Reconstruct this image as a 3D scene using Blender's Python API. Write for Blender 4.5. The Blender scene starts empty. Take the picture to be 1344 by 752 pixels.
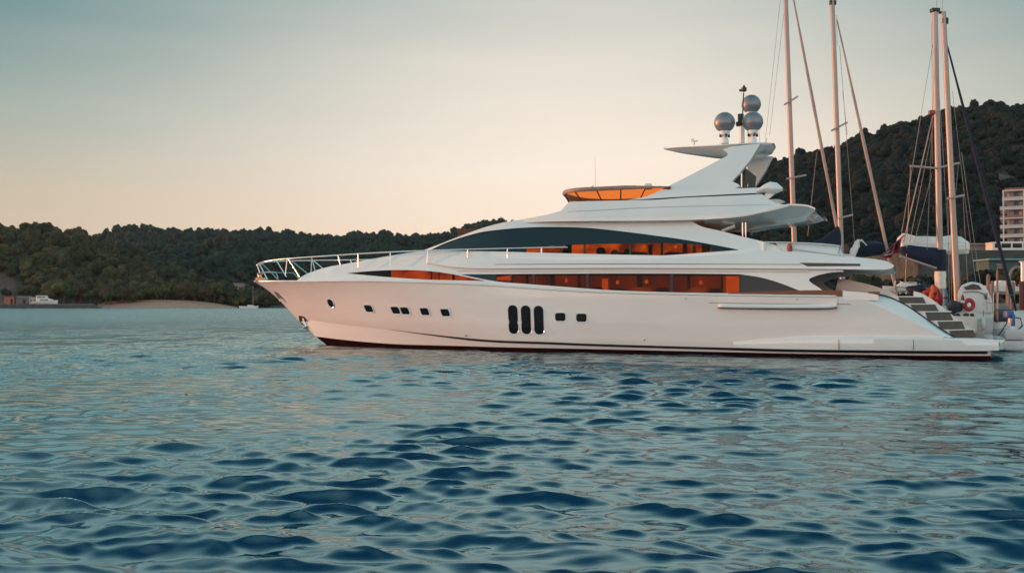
import bpy, bmesh, math, random
import numpy as np
from mathutils import Vector, Matrix, noise as mnoise

R = math.radians
random.seed(7)
rng = np.random.default_rng(11)
scene = bpy.context.scene
COL = scene.collection

# ------------------------------------------------------------------ camera
F, CX, CY, HY, CAMZ = 1307.0, 672.0, 376.0, 398.0, 2.0
PITCH = math.atan((HY - CY) / F)
cam = bpy.data.cameras.new('camera')
cam.sensor_width = 36.0
cam.lens = 36.0 * F / 1344.0
cam.clip_start = 0.1
cam.clip_end = 9000
camo = bpy.data.objects.new('camera', cam)
camo.location = (0, 0, CAMZ)
camo.rotation_euler = (math.pi / 2 + PITCH, 0, 0)
COL.objects.link(camo)
scene.camera = camo

# ------------------------------------------------------------------ light
SUN_AZ, SUN_EL = R(-71), R(2.5)          # azimuth from +Y towards +X
scene.view_settings.view_transform = 'Standard'
scene.view_settings.look = 'None'
scene.view_settings.gamma = 1.0
scene.view_settings.exposure = 0.0
scene.view_settings.use_curve_mapping = False
sl = bpy.data.lights.new('sun', 'SUN')
sl.energy = 4.2
sl.angle = R(0.6)
sl.color = (1.0, 0.35, 0.13)
so = bpy.data.objects.new('sun', sl)
sd = Vector((math.sin(SUN_AZ) * math.cos(SUN_EL), math.cos(SUN_AZ) * math.cos(SUN_EL), math.sin(SUN_EL)))
so.rotation_euler = sd.to_track_quat('Z', 'Y').to_euler()
COL.objects.link(so)

world = bpy.data.worlds.new('World')
scene.world = world
world.use_nodes = True


def build_world():
    nt = world.node_tree
    N, L = nt.nodes, nt.links
    N.clear()
    out = N.new('ShaderNodeOutputWorld')
    tc = N.new('ShaderNodeTexCoord')
    sky = N.new('ShaderNodeTexSky')
    sky.sky_type = 'NISHITA'
    sky.sun_disc = False
    sky.sun_elevation = SUN_EL
    sky.sun_rotation = SUN_AZ
    sky.dust_density = 2.0
    b1 = N.new('ShaderNodeBackground')
    b1.inputs[1].default_value = 0.012
    L.new(sky.outputs[0], b1.inputs[0])

    def M(op, a, b=None):
        n = N.new('ShaderNodeMath')
        n.operation = op
        for i, v in enumerate((a, b)):
            if v is None:
                continue
            if isinstance(v, (int, float)):
                n.inputs[i].default_value = v
            else:
                L.new(v, n.inputs[i])
        return n.outputs[0]
    sep = N.new('ShaderNodeSeparateXYZ')
    L.new(tc.outputs['Generated'], sep.inputs[0])
    x, y, z = sep.outputs
    el = M('MULTIPLY', M('ARCSINE', z), 57.2958)
    az = M('MULTIPLY', M('ARCTAN2', x, y), 57.2958)
    azc = M('ADD', az, -4.5)
    # soft uneven streaks of thin cloud
    mp = N.new('ShaderNodeMapping')
    mp.inputs['Scale'].default_value = (2.2, 2.2, 16)
    L.new(tc.outputs['Generated'], mp.inputs[0])
    ns = N.new('ShaderNodeTexNoise')
    ns.inputs['Scale'].default_value = 2.0
    ns.inputs['Detail'].default_value = 4
    L.new(mp.outputs[0], ns.inputs[0])
    wob = M('MULTIPLY', M('SUBTRACT', ns.outputs[0], 0.5), 3.0)
    elw = M('DIVIDE', M('ADD', el, wob), 90.0)

    def ramp(stops):
        r_ = N.new('ShaderNodeValToRGB')
        cr = r_.color_ramp
        cr.interpolation = 'EASE' if False else 'LINEAR'
        while len(cr.elements) < len(stops):
            cr.elements.new(0.5)
        for e, (d, c) in zip(cr.elements, stops):
            e.position = max(0.0, d / 90.0)
            e.color = (*c, 1)
        L.new(elw, r_.inputs[0])
        return r_.outputs[0]

    def mix(f, a, b):
        m_ = N.new('ShaderNodeMix')
        m_.data_type = 'RGBA'
        L.new(f, m_.inputs[0])
        L.new(a, m_.inputs[6])
        L.new(b, m_.inputs[7])
        return m_.outputs[2]
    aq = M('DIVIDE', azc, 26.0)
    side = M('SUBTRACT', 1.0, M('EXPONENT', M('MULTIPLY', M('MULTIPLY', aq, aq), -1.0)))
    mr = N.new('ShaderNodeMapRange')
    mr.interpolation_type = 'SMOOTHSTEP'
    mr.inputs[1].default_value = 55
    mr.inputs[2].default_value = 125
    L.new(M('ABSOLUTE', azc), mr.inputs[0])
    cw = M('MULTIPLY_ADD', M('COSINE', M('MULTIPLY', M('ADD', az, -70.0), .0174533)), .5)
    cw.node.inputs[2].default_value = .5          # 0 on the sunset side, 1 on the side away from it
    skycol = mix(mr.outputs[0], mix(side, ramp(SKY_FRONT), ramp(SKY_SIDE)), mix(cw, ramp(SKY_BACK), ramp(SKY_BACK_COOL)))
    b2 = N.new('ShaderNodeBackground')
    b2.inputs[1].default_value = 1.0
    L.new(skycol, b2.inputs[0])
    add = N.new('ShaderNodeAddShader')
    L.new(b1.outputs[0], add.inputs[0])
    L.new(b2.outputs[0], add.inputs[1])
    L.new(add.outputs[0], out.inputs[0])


# sky radiance by elevation: towards the glow, to its sides, and behind the camera
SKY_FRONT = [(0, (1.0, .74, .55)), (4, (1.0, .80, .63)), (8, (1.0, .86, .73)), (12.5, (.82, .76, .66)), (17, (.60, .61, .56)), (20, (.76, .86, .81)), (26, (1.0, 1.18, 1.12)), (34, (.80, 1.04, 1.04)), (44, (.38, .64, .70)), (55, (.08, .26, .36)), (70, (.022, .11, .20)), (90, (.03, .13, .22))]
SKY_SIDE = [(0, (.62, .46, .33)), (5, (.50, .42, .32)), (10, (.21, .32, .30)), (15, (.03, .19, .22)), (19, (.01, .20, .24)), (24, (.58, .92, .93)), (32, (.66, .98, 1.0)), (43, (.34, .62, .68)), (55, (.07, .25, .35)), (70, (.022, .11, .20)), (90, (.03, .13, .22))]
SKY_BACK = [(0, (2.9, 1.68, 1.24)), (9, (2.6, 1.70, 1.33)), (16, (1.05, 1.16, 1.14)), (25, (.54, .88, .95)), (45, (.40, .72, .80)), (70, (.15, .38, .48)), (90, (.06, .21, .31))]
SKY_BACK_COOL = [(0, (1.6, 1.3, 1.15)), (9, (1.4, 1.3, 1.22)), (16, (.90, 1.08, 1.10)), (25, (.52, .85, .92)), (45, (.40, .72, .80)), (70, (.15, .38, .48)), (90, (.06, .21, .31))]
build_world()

# ------------------------------------------------------------------ helpers
YAW = R(158.0)
ROOT = Vector((17.93, 37.55, 0.0))
cp, sp = math.cos(PITCH), math.sin(PITCH)
ca, sa = math.cos(YAW), math.sin(YAW)


def ray(px, py):
    x = (px - CX) / F
    v = -(py - CY) / F
    return Vector((x, cp - sp * v, sp + cp * v))


def W(px, py, Y):
    d = ray(px, py)
    return Vector((0, 0, CAMZ)) + d * (Y / d.y)


_o = Vector((0, 0, CAMZ)) - ROOT
CL = (ca * _o.x + sa * _o.y, -sa * _o.x + ca * _o.y, CAMZ)


def at(px, py, y):
    """photo point -> yacht-local (x forward, y port, z up) on the plane at lateral y"""
    d = ray(px, py)
    dl = (ca * d.x + sa * d.y, -sa * d.x + ca * d.y, d.z)
    t = (y - CL[1]) / dl[1]
    return Vector((CL[0] + dl[0] * t, y, CL[2] + dl[2] * t))


def on(px, py, yf, n=14):
    y = 2.5
    for _ in range(n):
        p = at(px, py, y)
        y = 0.4 * y + 0.6 * yf(p.x, p.z)
    p = at(px, py, y)
    return p


def crv(pts, k=6):
    """Catmull-Rom through open list of 2-D points"""
    if len(pts) < 3:
        return [tuple(p) for p in pts]
    P = [pts[0]] + list(pts) + [pts[-1]]
    out = []
    for i in range(1, len(P) - 2):
        p0, p1, p2, p3 = (np.array(q, float) for q in P[i - 1:i + 3])
        for j in range(k):
            t = j / k
            out.append(tuple(0.5 * (2 * p1 + (p2 - p0) * t + (2 * p0 - 5 * p1 + 4 * p2 - p3) * t * t
                                    + (3 * p1 - p0 - 3 * p2 + p3) * t ** 3)))
    out.append(tuple(pts[-1]))
    return out


def interp(x, xs, ys):
    return float(np.interp(x, xs, ys))


def link(name, me, mat=None, parent=None, smooth=None, loc=None):
    o = bpy.data.objects.new(name, me)
    COL.objects.link(o)
    if mat is not None:
        for m in (mat if isinstance(mat, (list, tuple)) else [mat]):
            me.materials.append(m)
    if parent is not None:
        o.parent = parent
    if smooth is not None:
        me.polygons.foreach_set('use_smooth', [True] * len(me.polygons))
        me.set_sharp_from_angle(angle=R(smooth))
    if loc is not None:
        o.location = loc
    return o


def obj(name, bm, mat, parent=None, smooth=35, loc=None):
    bmesh.ops.recalc_face_normals(bm, faces=bm.faces)
    me = bpy.data.meshes.new(name)
    bm.to_mesh(me)
    bm.free()
    return link(name, me, mat, parent, smooth, loc)


def tag(o, label, cat, group=None, kind=None):
    o['label'] = label
    if cat:
        o['category'] = cat
    if group:
        o['group'] = group
    if kind:
        o['kind'] = kind
    return o


def thing(name, label, cat, loc=(0, 0, 0), rz=0.0, group=None):
    o = bpy.data.objects.new(name, None)
    o.empty_display_size = 0.3
    o.location = loc
    o.rotation_euler = (0, 0, rz)
    COL.objects.link(o)
    return tag(o, label, cat, group)


def add_grid(bm, rows, closed=False):
    vs = [[bm.verts.new(p) for p in r] for r in rows]
    for a, b in zip(vs[:-1], vs[1:]):
        n = len(a)
        for i in range(n if closed else n - 1):
            j = (i + 1) % n
            try:
                bm.faces.new((a[i], a[j], b[j], b[i]))
            except ValueError:
                pass
    return vs


def add_tube(bm, pts, r, n=8, cap=True):
    pts = [Vector(p) for p in pts]
    rr = r if isinstance(r, (list, tuple)) else [r] * len(pts)
    rows = []
    up = Vector((0, 0, 1))
    for i, p in enumerate(pts):
        d = (pts[min(i + 1, len(pts) - 1)] - pts[max(i - 1, 0)]).normalized()
        u = d.cross(up)
        if u.length < 0.05:
            u = d.cross(Vector((0, 1, 0)))
        u.normalize()
        v = d.cross(u)
        rows.append([p + (u * math.cos(2 * math.pi * k / n) + v * math.sin(2 * math.pi * k / n)) * rr[i] for k in range(n)])
    vs = add_grid(bm, rows, True)
    if cap:
        bm.faces.new(vs[0][::-1])
        bm.faces.new(vs[-1])


def add_box(bm, c, s, rz=0.0, bev=0.0, M=None):
    m = Matrix.Translation(c) @ Matrix.Rotation(rz, 4, 'Z')
    if M is not None:
        m = M
    g = bmesh.ops.create_cube(bm, size=1.0, matrix=m @ Matrix.Diagonal((*s, 1)))
    if bev:
        es = list({e for v in g['verts'] for e in v.link_edges})
        bmesh.ops.bevel(bm, geom=es, offset=bev, segments=2, affect='EDGES', profile=0.5)


def add_lathe(bm, prof, c=(0, 0, 0), n=20):
    rows = []
    for r, z in prof:
        rows.append([Vector((c[0] + r * math.cos(2 * math.pi * k / n), c[1] + r * math.sin(2 * math.pi * k / n), c[2] + z)) for k in range(n)])
    vs = add_grid(bm, rows, True)
    if prof[0][0] > 1e-4:
        bm.faces.new(vs[0][::-1])
    if prof[-1][0] > 1e-4:
        bm.faces.new(vs[-1])
    bmesh.ops.remove_doubles(bm, verts=bm.verts[:], dist=1e-5)


def add_prism(bm, poly, a, b):
    """poly: list of Vectors; extruded by vector b-a"""
    va = [bm.verts.new(Vector(p) + a) for p in poly]
    vb = [bm.verts.new(Vector(p) + b) for p in poly]
    n = len(poly)
    bm.faces.new(va)
    bm.faces.new(vb[::-1])
    for i in range(n):
        bm.faces.new((va[i], vb[i], vb[(i + 1) % n], va[(i + 1) % n]))


# ------------------------------------------------------------------ materials
_M = {}


def mat(name, col, rough=0.5, metal=0.0, var=0.0, vscale=3.0, coat=0.0, bump=0.0, bscale=20.0, emit=None, estr=0.0, ior=1.5, spec=0.5, rvar=0.0, stretch=(1, 1, 1)):
    if name in _M:
        return _M[name]
    m = bpy.data.materials.new(name)
    m.use_nodes = True
    nt = m.node_tree
    N, L = nt.nodes, nt.links
    b = N['Principled BSDF']
    b.inputs['Base Color'].default_value = (*col, 1)
    b.inputs['Roughness'].default_value = rough
    b.inputs['Metallic'].default_value = metal
    b.inputs['IOR'].default_value = ior
    b.inputs['Specular IOR Level'].default_value = spec
    b.inputs['Coat Weight'].default_value = coat
    b.inputs['Coat Roughness'].default_value = 0.06
    if emit:
        b.inputs['Emission Color'].default_value = (*emit, 1)
        b.inputs['Emission Strength'].default_value = estr
    tc = N.new('ShaderNodeTexCoord')
    if var or rvar:
        mp = N.new('ShaderNodeMapping')
        mp.inputs['Scale'].default_value = stretch
        L.new(tc.outputs['Object'], mp.inputs[0])
        ns = N.new('ShaderNodeTexNoise')
        ns.inputs['Scale'].default_value = vscale
        ns.inputs['Detail'].default_value = 6
        ns.inputs['Roughness'].default_value = 0.65
        L.new(mp.outputs[0], ns.inputs[0])
        if var:
            rp = N.new('ShaderNodeValToRGB')
            rp.color_ramp.elements[0].position = 0.3
            rp.color_ramp.elements[1].position = 0.72
            rp.color_ramp.elements[0].color = (*[max(0, c * (1 - var)) for c in col], 1)
            rp.color_ramp.elements[1].color = (*[min(1, c * (1 + var)) for c in col], 1)
            L.new(ns.outputs[0], rp.inputs[0])
            L.new(rp.outputs[0], b.inputs['Base Color'])
        if rvar:
            mr = N.new('ShaderNodeMapRange')
            mr.inputs[3].default_value = max(0.02, rough - rvar)
            mr.inputs[4].default_value = rough + rvar
            L.new(ns.outputs[0], mr.inputs[0])
            L.new(mr.outputs[0], b.inputs['Roughness'])
    if bump:
        nb = N.new('ShaderNodeTexNoise')
        nb.inputs['Scale'].default_value = bscale
        nb.inputs['Detail'].default_value = 4
        L.new(tc.outputs['Object'], nb.inputs[0])
        bp = N.new('ShaderNodeBump')
        bp.inputs['Strength'].default_value = bump
        bp.inputs['Distance'].default_value = 0.05
        L.new(nb.outputs[0], bp.inputs['Height'])
        L.new(bp.outputs[0], b.inputs['Normal'])
    _M[name] = m
    return m


def glass_mat(name, tint, refl=0.08, rough=0.02):
    """tinted pane: lets tinted light through, mirrors at grazing angles"""
    m = bpy.data.materials.new(name)
    m.use_nodes = True
    nt = m.node_tree
    N, L = nt.nodes, nt.links
    N.remove(N['Principled BSDF'])
    out = N['Material Output']
    tr = N.new('ShaderNodeBsdfTransparent')
    tr.inputs[0].default_value = (*tint, 1)
    gl = N.new('ShaderNodeBsdfGlossy')
    gl.inputs['Roughness'].default_value = rough
    fr = N.new('ShaderNodeFresnel')
    fr.inputs[0].default_value = 1.22
    mx = N.new('ShaderNodeMixShader')
    mm = N.new('ShaderNodeMath')
    mm.operation = 'ADD'
    mm.use_clamp = True
    mm.inputs[1].default_value = refl
    L.new(fr.outputs[0], mm.inputs[0])
    L.new(mm.outputs[0], mx.inputs[0])
    L.new(tr.outputs[0], mx.inputs[1])
    L.new(gl.outputs[0], mx.inputs[2])
    L.new(mx.outputs[0], out.inputs[0])
    return m


GEL = mat('white_gelcoat', (.645, .67, .665), .16, var=.04, vscale=.7, coat=.8, rvar=.06)
HULLP = mat('hull_paint', (.76, .715, .675), .16, var=.06, vscale=.5, coat=1.0, rvar=.06, stretch=(.4, 1, 1.6))
GREYW = mat('soffit_paint', (.70, .68, .66), .4, var=.05, vscale=1.2)
DARKS = mat('boot_stripe_paint', (.02, .018, .02), .35)
ANTIF = mat('antifouling_paint', (.018, .006, .006), .9, spec=.0, var=.5, vscale=4, stretch=(.3, 1, 2))
TEAK = mat('teak', (.17, .055, .025), .45, var=.35, vscale=6, stretch=(.3, 6, 6))
RUB = mat('black_rubber', (.012, .012, .014), .5)
STEEL = mat('stainless_steel', (.62, .60, .58), .22, 1.0)
SILVER = mat('silver_dome_paint', (.20, .215, .23), .42, .45, var=.08, vscale=3)
DGLASS = mat('dark_window_glass', (.003, .013, .020), .04, spec=.34)
PORTG = mat('porthole_glass', (.006, .007, .010), .05, spec=.2)
BLACK = mat('interior_dark', (.01, .008, .007), .8)
AMBER = glass_mat('amber_glass', (.84, .24, .055), .0)
SMOKE = glass_mat('smoked_glass', (.62, .40, .24), .0)
ROPE = mat('dark_rope', (.02, .02, .025), .9)
MASTM = mat('mast_aluminium', (.34, .27, .25), .38, .25, var=.12, vscale=1.2, stretch=(1, 1, .2))
WIRE = mat('stay_wire', (.25, .24, .23), .4, .8)
NAVY = mat('navy_canvas', (.004, .010, .030), .85, var=.4, vscale=3, bump=.5, bscale=7)
SAILW = mat('white_sailcloth', (.68, .64, .60), .8, var=.12, vscale=2.5, bump=.6, bscale=5)
REDC = mat('red_cloth', (.32, .012, .03), .8, var=.3, vscale=3, bump=.4, bscale=6)


def glow_mat(name, c1, c2, s, scale, stretch=(1, 1, 1)):
    """surface behind a cabin window; lamplight is put into its emission"""
    m = bpy.data.materials.new(name)
    m.use_nodes = True
    nt = m.node_tree
    N, L = nt.nodes, nt.links
    b = N['Principled BSDF']
    b.inputs['Base Color'].default_value = (.2, .07, .02, 1)
    b.inputs['Roughness'].default_value = .7
    tc = N.new('ShaderNodeTexCoord')
    mp = N.new('ShaderNodeMapping')
    mp.inputs['Scale'].default_value = stretch
    L.new(tc.outputs['Object'], mp.inputs[0])
    ns = N.new('ShaderNodeTexNoise')
    ns.inputs['Scale'].default_value = scale
    ns.inputs['Detail'].default_value = 5
    L.new(mp.outputs[0], ns.inputs[0])
    rp = N.new('ShaderNodeValToRGB')
    rp.color_ramp.elements[0].position = .36
    rp.color_ramp.elements[1].position = .66
    rp.color_ramp.elements[0].color = (*c1, 1)
    rp.color_ramp.elements[1].color = (*c2, 1)
    L.new(ns.outputs[0], rp.inputs[0])
    L.new(rp.outputs[0], b.inputs['Emission Color'])
    b.inputs['Emission Strength'].default_value = s
    return m


LIT = glow_mat('glowing_panelling', (.17, .022, .003), (1.0, .25, .025), .95, 1.1, (1.1, 1, 1.6))  # walls glow themselves, uneven lamplight put into the emission colour
DIM = glow_mat('dim_glowing_panelling', (.075, .010, .002), (.30, .055, .007), .8, 1.6, (.7, 1, .5))
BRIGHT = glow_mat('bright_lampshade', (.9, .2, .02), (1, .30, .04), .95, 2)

# ------------------------------------------------------------------ water
def wave_field():
    k = []
    for lam, amp, n, spread in ((4.5, .010, 4, 20), (2.6, .0125, 6, 24), (1.7, .0125, 9, 27), (1.1, .0085, 12, 30), (.7, .0064, 16, 34), (.45, .0034, 18, 40), (.28, .0015, 18, 48)):
        for _ in range(n):
            l = .72 * lam * math.exp(rng.normal(0, .2))
            th = R(-90 - 14 + rng.normal(0, spread * .6))
            k.append((l, amp * rng.uniform(.6, 1.3) * l / lam * 1.06, th, rng.uniform(0, 6.283)))
    return k


def build_water():
    NA, step = 880, .0036
    ang = np.linspace(R(-58), R(58), NA)
    r = [3.0]
    while r[-1] < 130:
        r.append(r[-1] * (1 + step))
    while r[-1] < 6000:
        r.append(r[-1] * 1.12)
    r = np.array(r)
    A, RR = np.meshgrid(ang, r)
    X, Y = RR * np.sin(A), RR * np.cos(A)
    Z = np.zeros_like(X)
    DX, DY = np.zeros_like(X), np.zeros_like(X)
    # slow patches of stronger and calmer water
    patch = .80 + .45 * np.sin(X * .23 + Y * .11 + 1) * np.sin(Y * .17 - X * .07 + .4) + .2 * np.sin(X * .61 - Y * .43 + 2.0)
    spacing = np.maximum(RR * step, RR * R(116) / NA * 1.0)
    for l, a, th, ph in wave_field():
        kk = 2 * math.pi / l
        fade = np.clip((l / spacing - 2.5) / 3.0, 0, 1) * np.clip((150 - RR) / 60, 0, 1)
        p = kk * (X * math.cos(th) + Y * math.sin(th)) + ph
        aa = 1.0 * a * fade * np.clip(patch, .35, 1.5)
        Z += aa * np.cos(p)
        DX -= aa * .95 * math.cos(th) * np.sin(p)
        DY -= aa * .95 * math.sin(th) * np.sin(p)
    V = np.stack([X + DX, Y + DY, Z], -1).reshape(-1, 3)
    nr = len(r)
    i = np.arange(nr - 1)[:, None] * NA + np.arange(NA - 1)[None, :]
    Fq = np.stack([i, i + 1, i + 1 + NA, i + NA], -1).reshape(-1, 4)
    # flat sheet filling the rest of the circle round the camera
    a2 = np.linspace(R(58), R(302), 60)
    r2 = np.array([3.0, 10, 40, 200, 1000, 6000])
    A2, R2 = np.meshgrid(a2, r2)
    V2 = np.stack([R2 * np.sin(A2), R2 * np.cos(A2), 0 * A2], -1).reshape(-1, 3)
    i2 = np.arange(len(r2) - 1)[:, None] * 60 + np.arange(59)[None, :] + len(V)
    F2 = np.stack([i2, i2 + 1, i2 + 61, i2 + 60], -1).reshape(-1, 4)
    a3 = np.linspace(0, 2 * math.pi, 49)[:-1]
    V3 = np.stack([2.98 * np.sin(a3), 2.98 * np.cos(a3), 0 * a3 - .01], -1)
    base = len(V) + len(V2)
    me = mesh_np('water', np.concatenate([V, V2, V3]), np.concatenate([Fq, F2]), extra=[list(range(base + 47, base - 1, -1))])
    me.polygons.foreach_set('use_smooth', [True] * len(me.polygons))
    m = bpy.data.materials.new('sea_water')
    m.use_nodes = True
    nt = m.node_tree
    N, L = nt.nodes, nt.links
    N.remove(N['Principled BSDF'])
    out = N['Material Output']
    deep = N.new('ShaderNodeBsdfDiffuse')
    deep.inputs[0].default_value = (.0005, .022, .054, 1)
    b = N.new('ShaderNodeBsdfGlossy')
    b.inputs['Color'].default_value = (.82, .99, .98, 1)
    fr = N.new('ShaderNodeFresnel')
    fr.inputs[0].default_value = 1.95
    mx = N.new('ShaderNodeMixShader')
    L.new(fr.outputs[0], mx.inputs[0])
    L.new(deep.outputs[0], mx.inputs[1])
    L.new(b.outputs[0], mx.inputs[2])
    L.new(mx.outputs[0], out.inputs[0])
    tc = N.new('ShaderNodeTexCoord')
    mp = N.new('ShaderNodeMapping')
    mp.inputs['Rotation'].default_value = (0, 0, R(12))
    mp.inputs['Scale'].default_value = (.55, 1.9, 1.0)
    L.new(tc.outputs['Object'], mp.inputs[0])
    n1 = N.new('ShaderNodeTexNoise')
    n1.inputs['Scale'].default_value = 1.3
    n1.inputs['Detail'].default_value = 5
    n1.inputs['Roughness'].default_value = .6
    n1.inputs['Distortion'].default_value = .6
    L.new(mp.outputs[0], n1.inputs[0])
    n2 = N.new('ShaderNodeTexNoise')
    n2.inputs['Scale'].default_value = 5.5
    n2.inputs['Detail'].default_value = 3
    n2.inputs['Distortion'].default_value = 1.2
    L.new(mp.outputs[0], n2.inputs[0])
    b1 = N.new('ShaderNodeBump')
    b1.inputs['Strength'].default_value = .1
    b1.inputs['Distance'].default_value = .24
    L.new(n1.outputs[0], b1.inputs['Height'])
    b2 = N.new('ShaderNodeBump')
    b2.inputs['Strength'].default_value = .05
    b2.inputs['Distance'].default_value = .025
    L.new(n2.outputs[0], b2.inputs['Height'])
    L.new(b1.outputs[0], b2.inputs['Normal'])
    L.new(b2.outputs[0], b.inputs['Normal'])
    L.new(b2.outputs[0], fr.inputs['Normal'])
    # ripples too small to model show as a duller surface far out in the bay
    ln = N.new('ShaderNodeVectorMath')
    ln.operation = 'LENGTH'
    L.new(tc.outputs['Object'], ln.inputs[0])
    rr = N.new('ShaderNodeMapRange')
    rr.inputs[1].default_value = 34
    rr.inputs[2].default_value = 130
    rr.inputs[3].default_value = .018
    rr.inputs[4].default_value = .24
    L.new(ln.outputs['Value'], rr.inputs[0])
    rb = N.new('ShaderNodeMapRange')
    rb.inputs[1].default_value = 20
    rb.inputs[2].default_value = 110
    rb.inputs[3].default_value = .025
    rb.inputs[4].default_value = 1.0
    L.new(ln.outputs['Value'], rb.inputs[0])
    L.new(rb.outputs[0], b1.inputs['Strength'])
    L.new(rr.outputs[0], b.inputs['Roughness'])
    o = link('water', me, m)
    tag(o, 'rippling teal blue sea water of the bay filling the foreground', 'water', kind='structure')


def mesh_np(name, V, Fc, extra=None):
    me = bpy.data.meshes.new(name)
    if extra:
        me.from_pydata([tuple(v) for v in V], [], [tuple(f) for f in Fc] + extra)
        return me
    V = np.ascontiguousarray(V, dtype=np.float32)
    Fc = np.ascontiguousarray(Fc, dtype=np.int32)
    n, k = Fc.shape
    me.vertices.add(len(V))
    me.vertices.foreach_set('co', V.ravel())
    me.loops.add(n * k)
    me.loops.foreach_set('vertex_index', Fc.ravel())
    me.polygons.add(n)
    me.polygons.foreach_set('loop_start', np.arange(0, n * k, k, dtype=np.int32))
    me.update(calc_edges=True)
    me.validate()
    return me


build_water()

# ------------------------------------------------------------------ hills and woods
def foliage_mat(name, dark, mid, light, scale=.12):
    m = bpy.data.materials.new(name)
    m.use_nodes = True
    nt = m.node_tree
    N, L = nt.nodes, nt.links
    b = N['Principled BSDF']
    b.inputs['Roughness'].default_value = .85
    b.inputs['Specular IOR Level'].default_value = .2
    geo = N.new('ShaderNodeNewGeometry')
    n1 = N.new('ShaderNodeTexNoise')
    n1.inputs['Scale'].default_value = scale
    n1.inputs['Detail'].default_value = 3
    L.new(geo.outputs['Position'], n1.inputs[0])
    n2 = N.new('ShaderNodeTexNoise')
    n2.inputs['Scale'].default_value = 1.1
    n2.inputs['Detail'].default_value = 4
    L.new(geo.outputs['Position'], n2.inputs[0])
    mx = N.new('ShaderNodeMath')
    mx.operation = 'MULTIPLY_ADD'
    mx.inputs[1].default_value = .45
    L.new(n2.outputs[0], mx.inputs[0])
    ml = N.new('ShaderNodeMath')
    ml.operation = 'MULTIPLY'
    ml.inputs[1].default_value = .55
    L.new(n1.outputs[0], ml.inputs[0])
    L.new(ml.outputs[0], mx.inputs[2])
    rp = N.new('ShaderNodeValToRGB')
    e = rp.color_ramp.elements
    e[0].position, e[0].color = .41, (*dark, 1)
    e[1].position, e[1].color = .60, (*light, 1)
    k = e.new(.5)
    k.color = (*mid, 1)
    L.new(mx.outputs[0], rp.inputs[0])
    L.new(rp.outputs[0], b.inputs['Base Color'])
    return m


FOL_A = foliage_mat('woodland_foliage', (.010, .017, .009), (.026, .032, .013), (.085, .064, .024))  # lightest tone puts warm highlights into the leaf colour
FOL_C = foliage_mat('dark_pine_foliage', (.002, .007, .007), (.006, .012, .011), (.015, .020, .015))
FOL_F = foliage_mat('far_haze_tinted_foliage', (.006, .015, .014), (.012, .026, .021), (.026, .040, .026))  # bluish tint puts distance haze into the leaf colour
FOL_L = foliage_mat('bright_shore_foliage', (.014, .026, .009), (.032, .044, .013), (.075, .075, .022), .2)
FOL_B = foliage_mat('brown_shore_foliage', (.022, .019, .012), (.042, .031, .018), (.07, .046, .027), .2)
BARK = mat('bark', (.07, .05, .035), .9, var=.4, vscale=5)
SOIL = mat('dry_hillside_soil', (.028, .024, .018), .95, var=.4, vscale=.12)
EARTH = mat('bare_earth', (.085, .050, .038), .95, var=.3, vscale=.25)
SAND = mat('beach_sand', (.44, .22, .145), .9, var=.12, vscale=.3)


def crown_template(seed, nb=5, leaves=90, flat=.8):
    """unit crown: lobes of uneven size with loose leaf clumps all over and gaps between"""
    r = random.Random(seed)
    bm = bmesh.new()
    cs = []
    for i in range(nb):
        a = 6.283 * i / nb + r.uniform(-.5, .5)
        d = r.uniform(.25, .62) if i else 0
        c = Vector((d * math.cos(a), d * math.sin(a), r.uniform(-.25, .35) * flat + (.2 if i == 0 else 0)))
        s = r.uniform(.38, .6)
        cs.append((c, s))
        g = bmesh.ops.create_icosphere(bm, subdivisions=2, radius=s, matrix=Matrix.Translation(c))
        off = Vector((r.uniform(0, 50), r.uniform(0, 50), 0))
        for v in g['verts']:
            n = mnoise.noise(v.co * 3.1 + off) * .34 + mnoise.noise(v.co * 7.5 + off) * .22
            v.co = c + (v.co - c) * (1 + n)
            v.co.z = c.z + (v.co.z - c.z) * flat
    for i in range(leaves):
        c, s = r.choice(cs)
        d = Vector((r.gauss(0, 1), r.gauss(0, 1), r.gauss(.25, .8))).normalized()
        p = c + d * s * r.uniform(.92, 1.22)
        p.z = c.z + (p.z - c.z) * flat
        t = Vector((r.gauss(0, 1), r.gauss(0, 1), r.gauss(0, 1))).normalized()
        u = d.cross(t).normalized()
        w = (d * .6 + t * .5).cross(u).normalized()
        q = r.uniform(.06, .13)
        vs = [bm.verts.new(p + u * q * a + w * q * b) for a, b in ((-1, -.6), (.2, -1), (1, .3), (-.3, 1))]
        bm.faces.new(vs)
    bmesh.ops.triangulate(bm, faces=bm.faces)
    bm.verts.ensure_lookup_table()
    V = np.array([v.co[:] for v in bm.verts])
    Fc = np.array([[v.index for v in f.verts] for f in bm.faces])
    bm.free()
    return V, Fc


TPL = [crown_template(s, nb=4 + s % 3, leaves=110, flat=.72 + .1 * (s % 3)) for s in range(6)]


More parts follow.
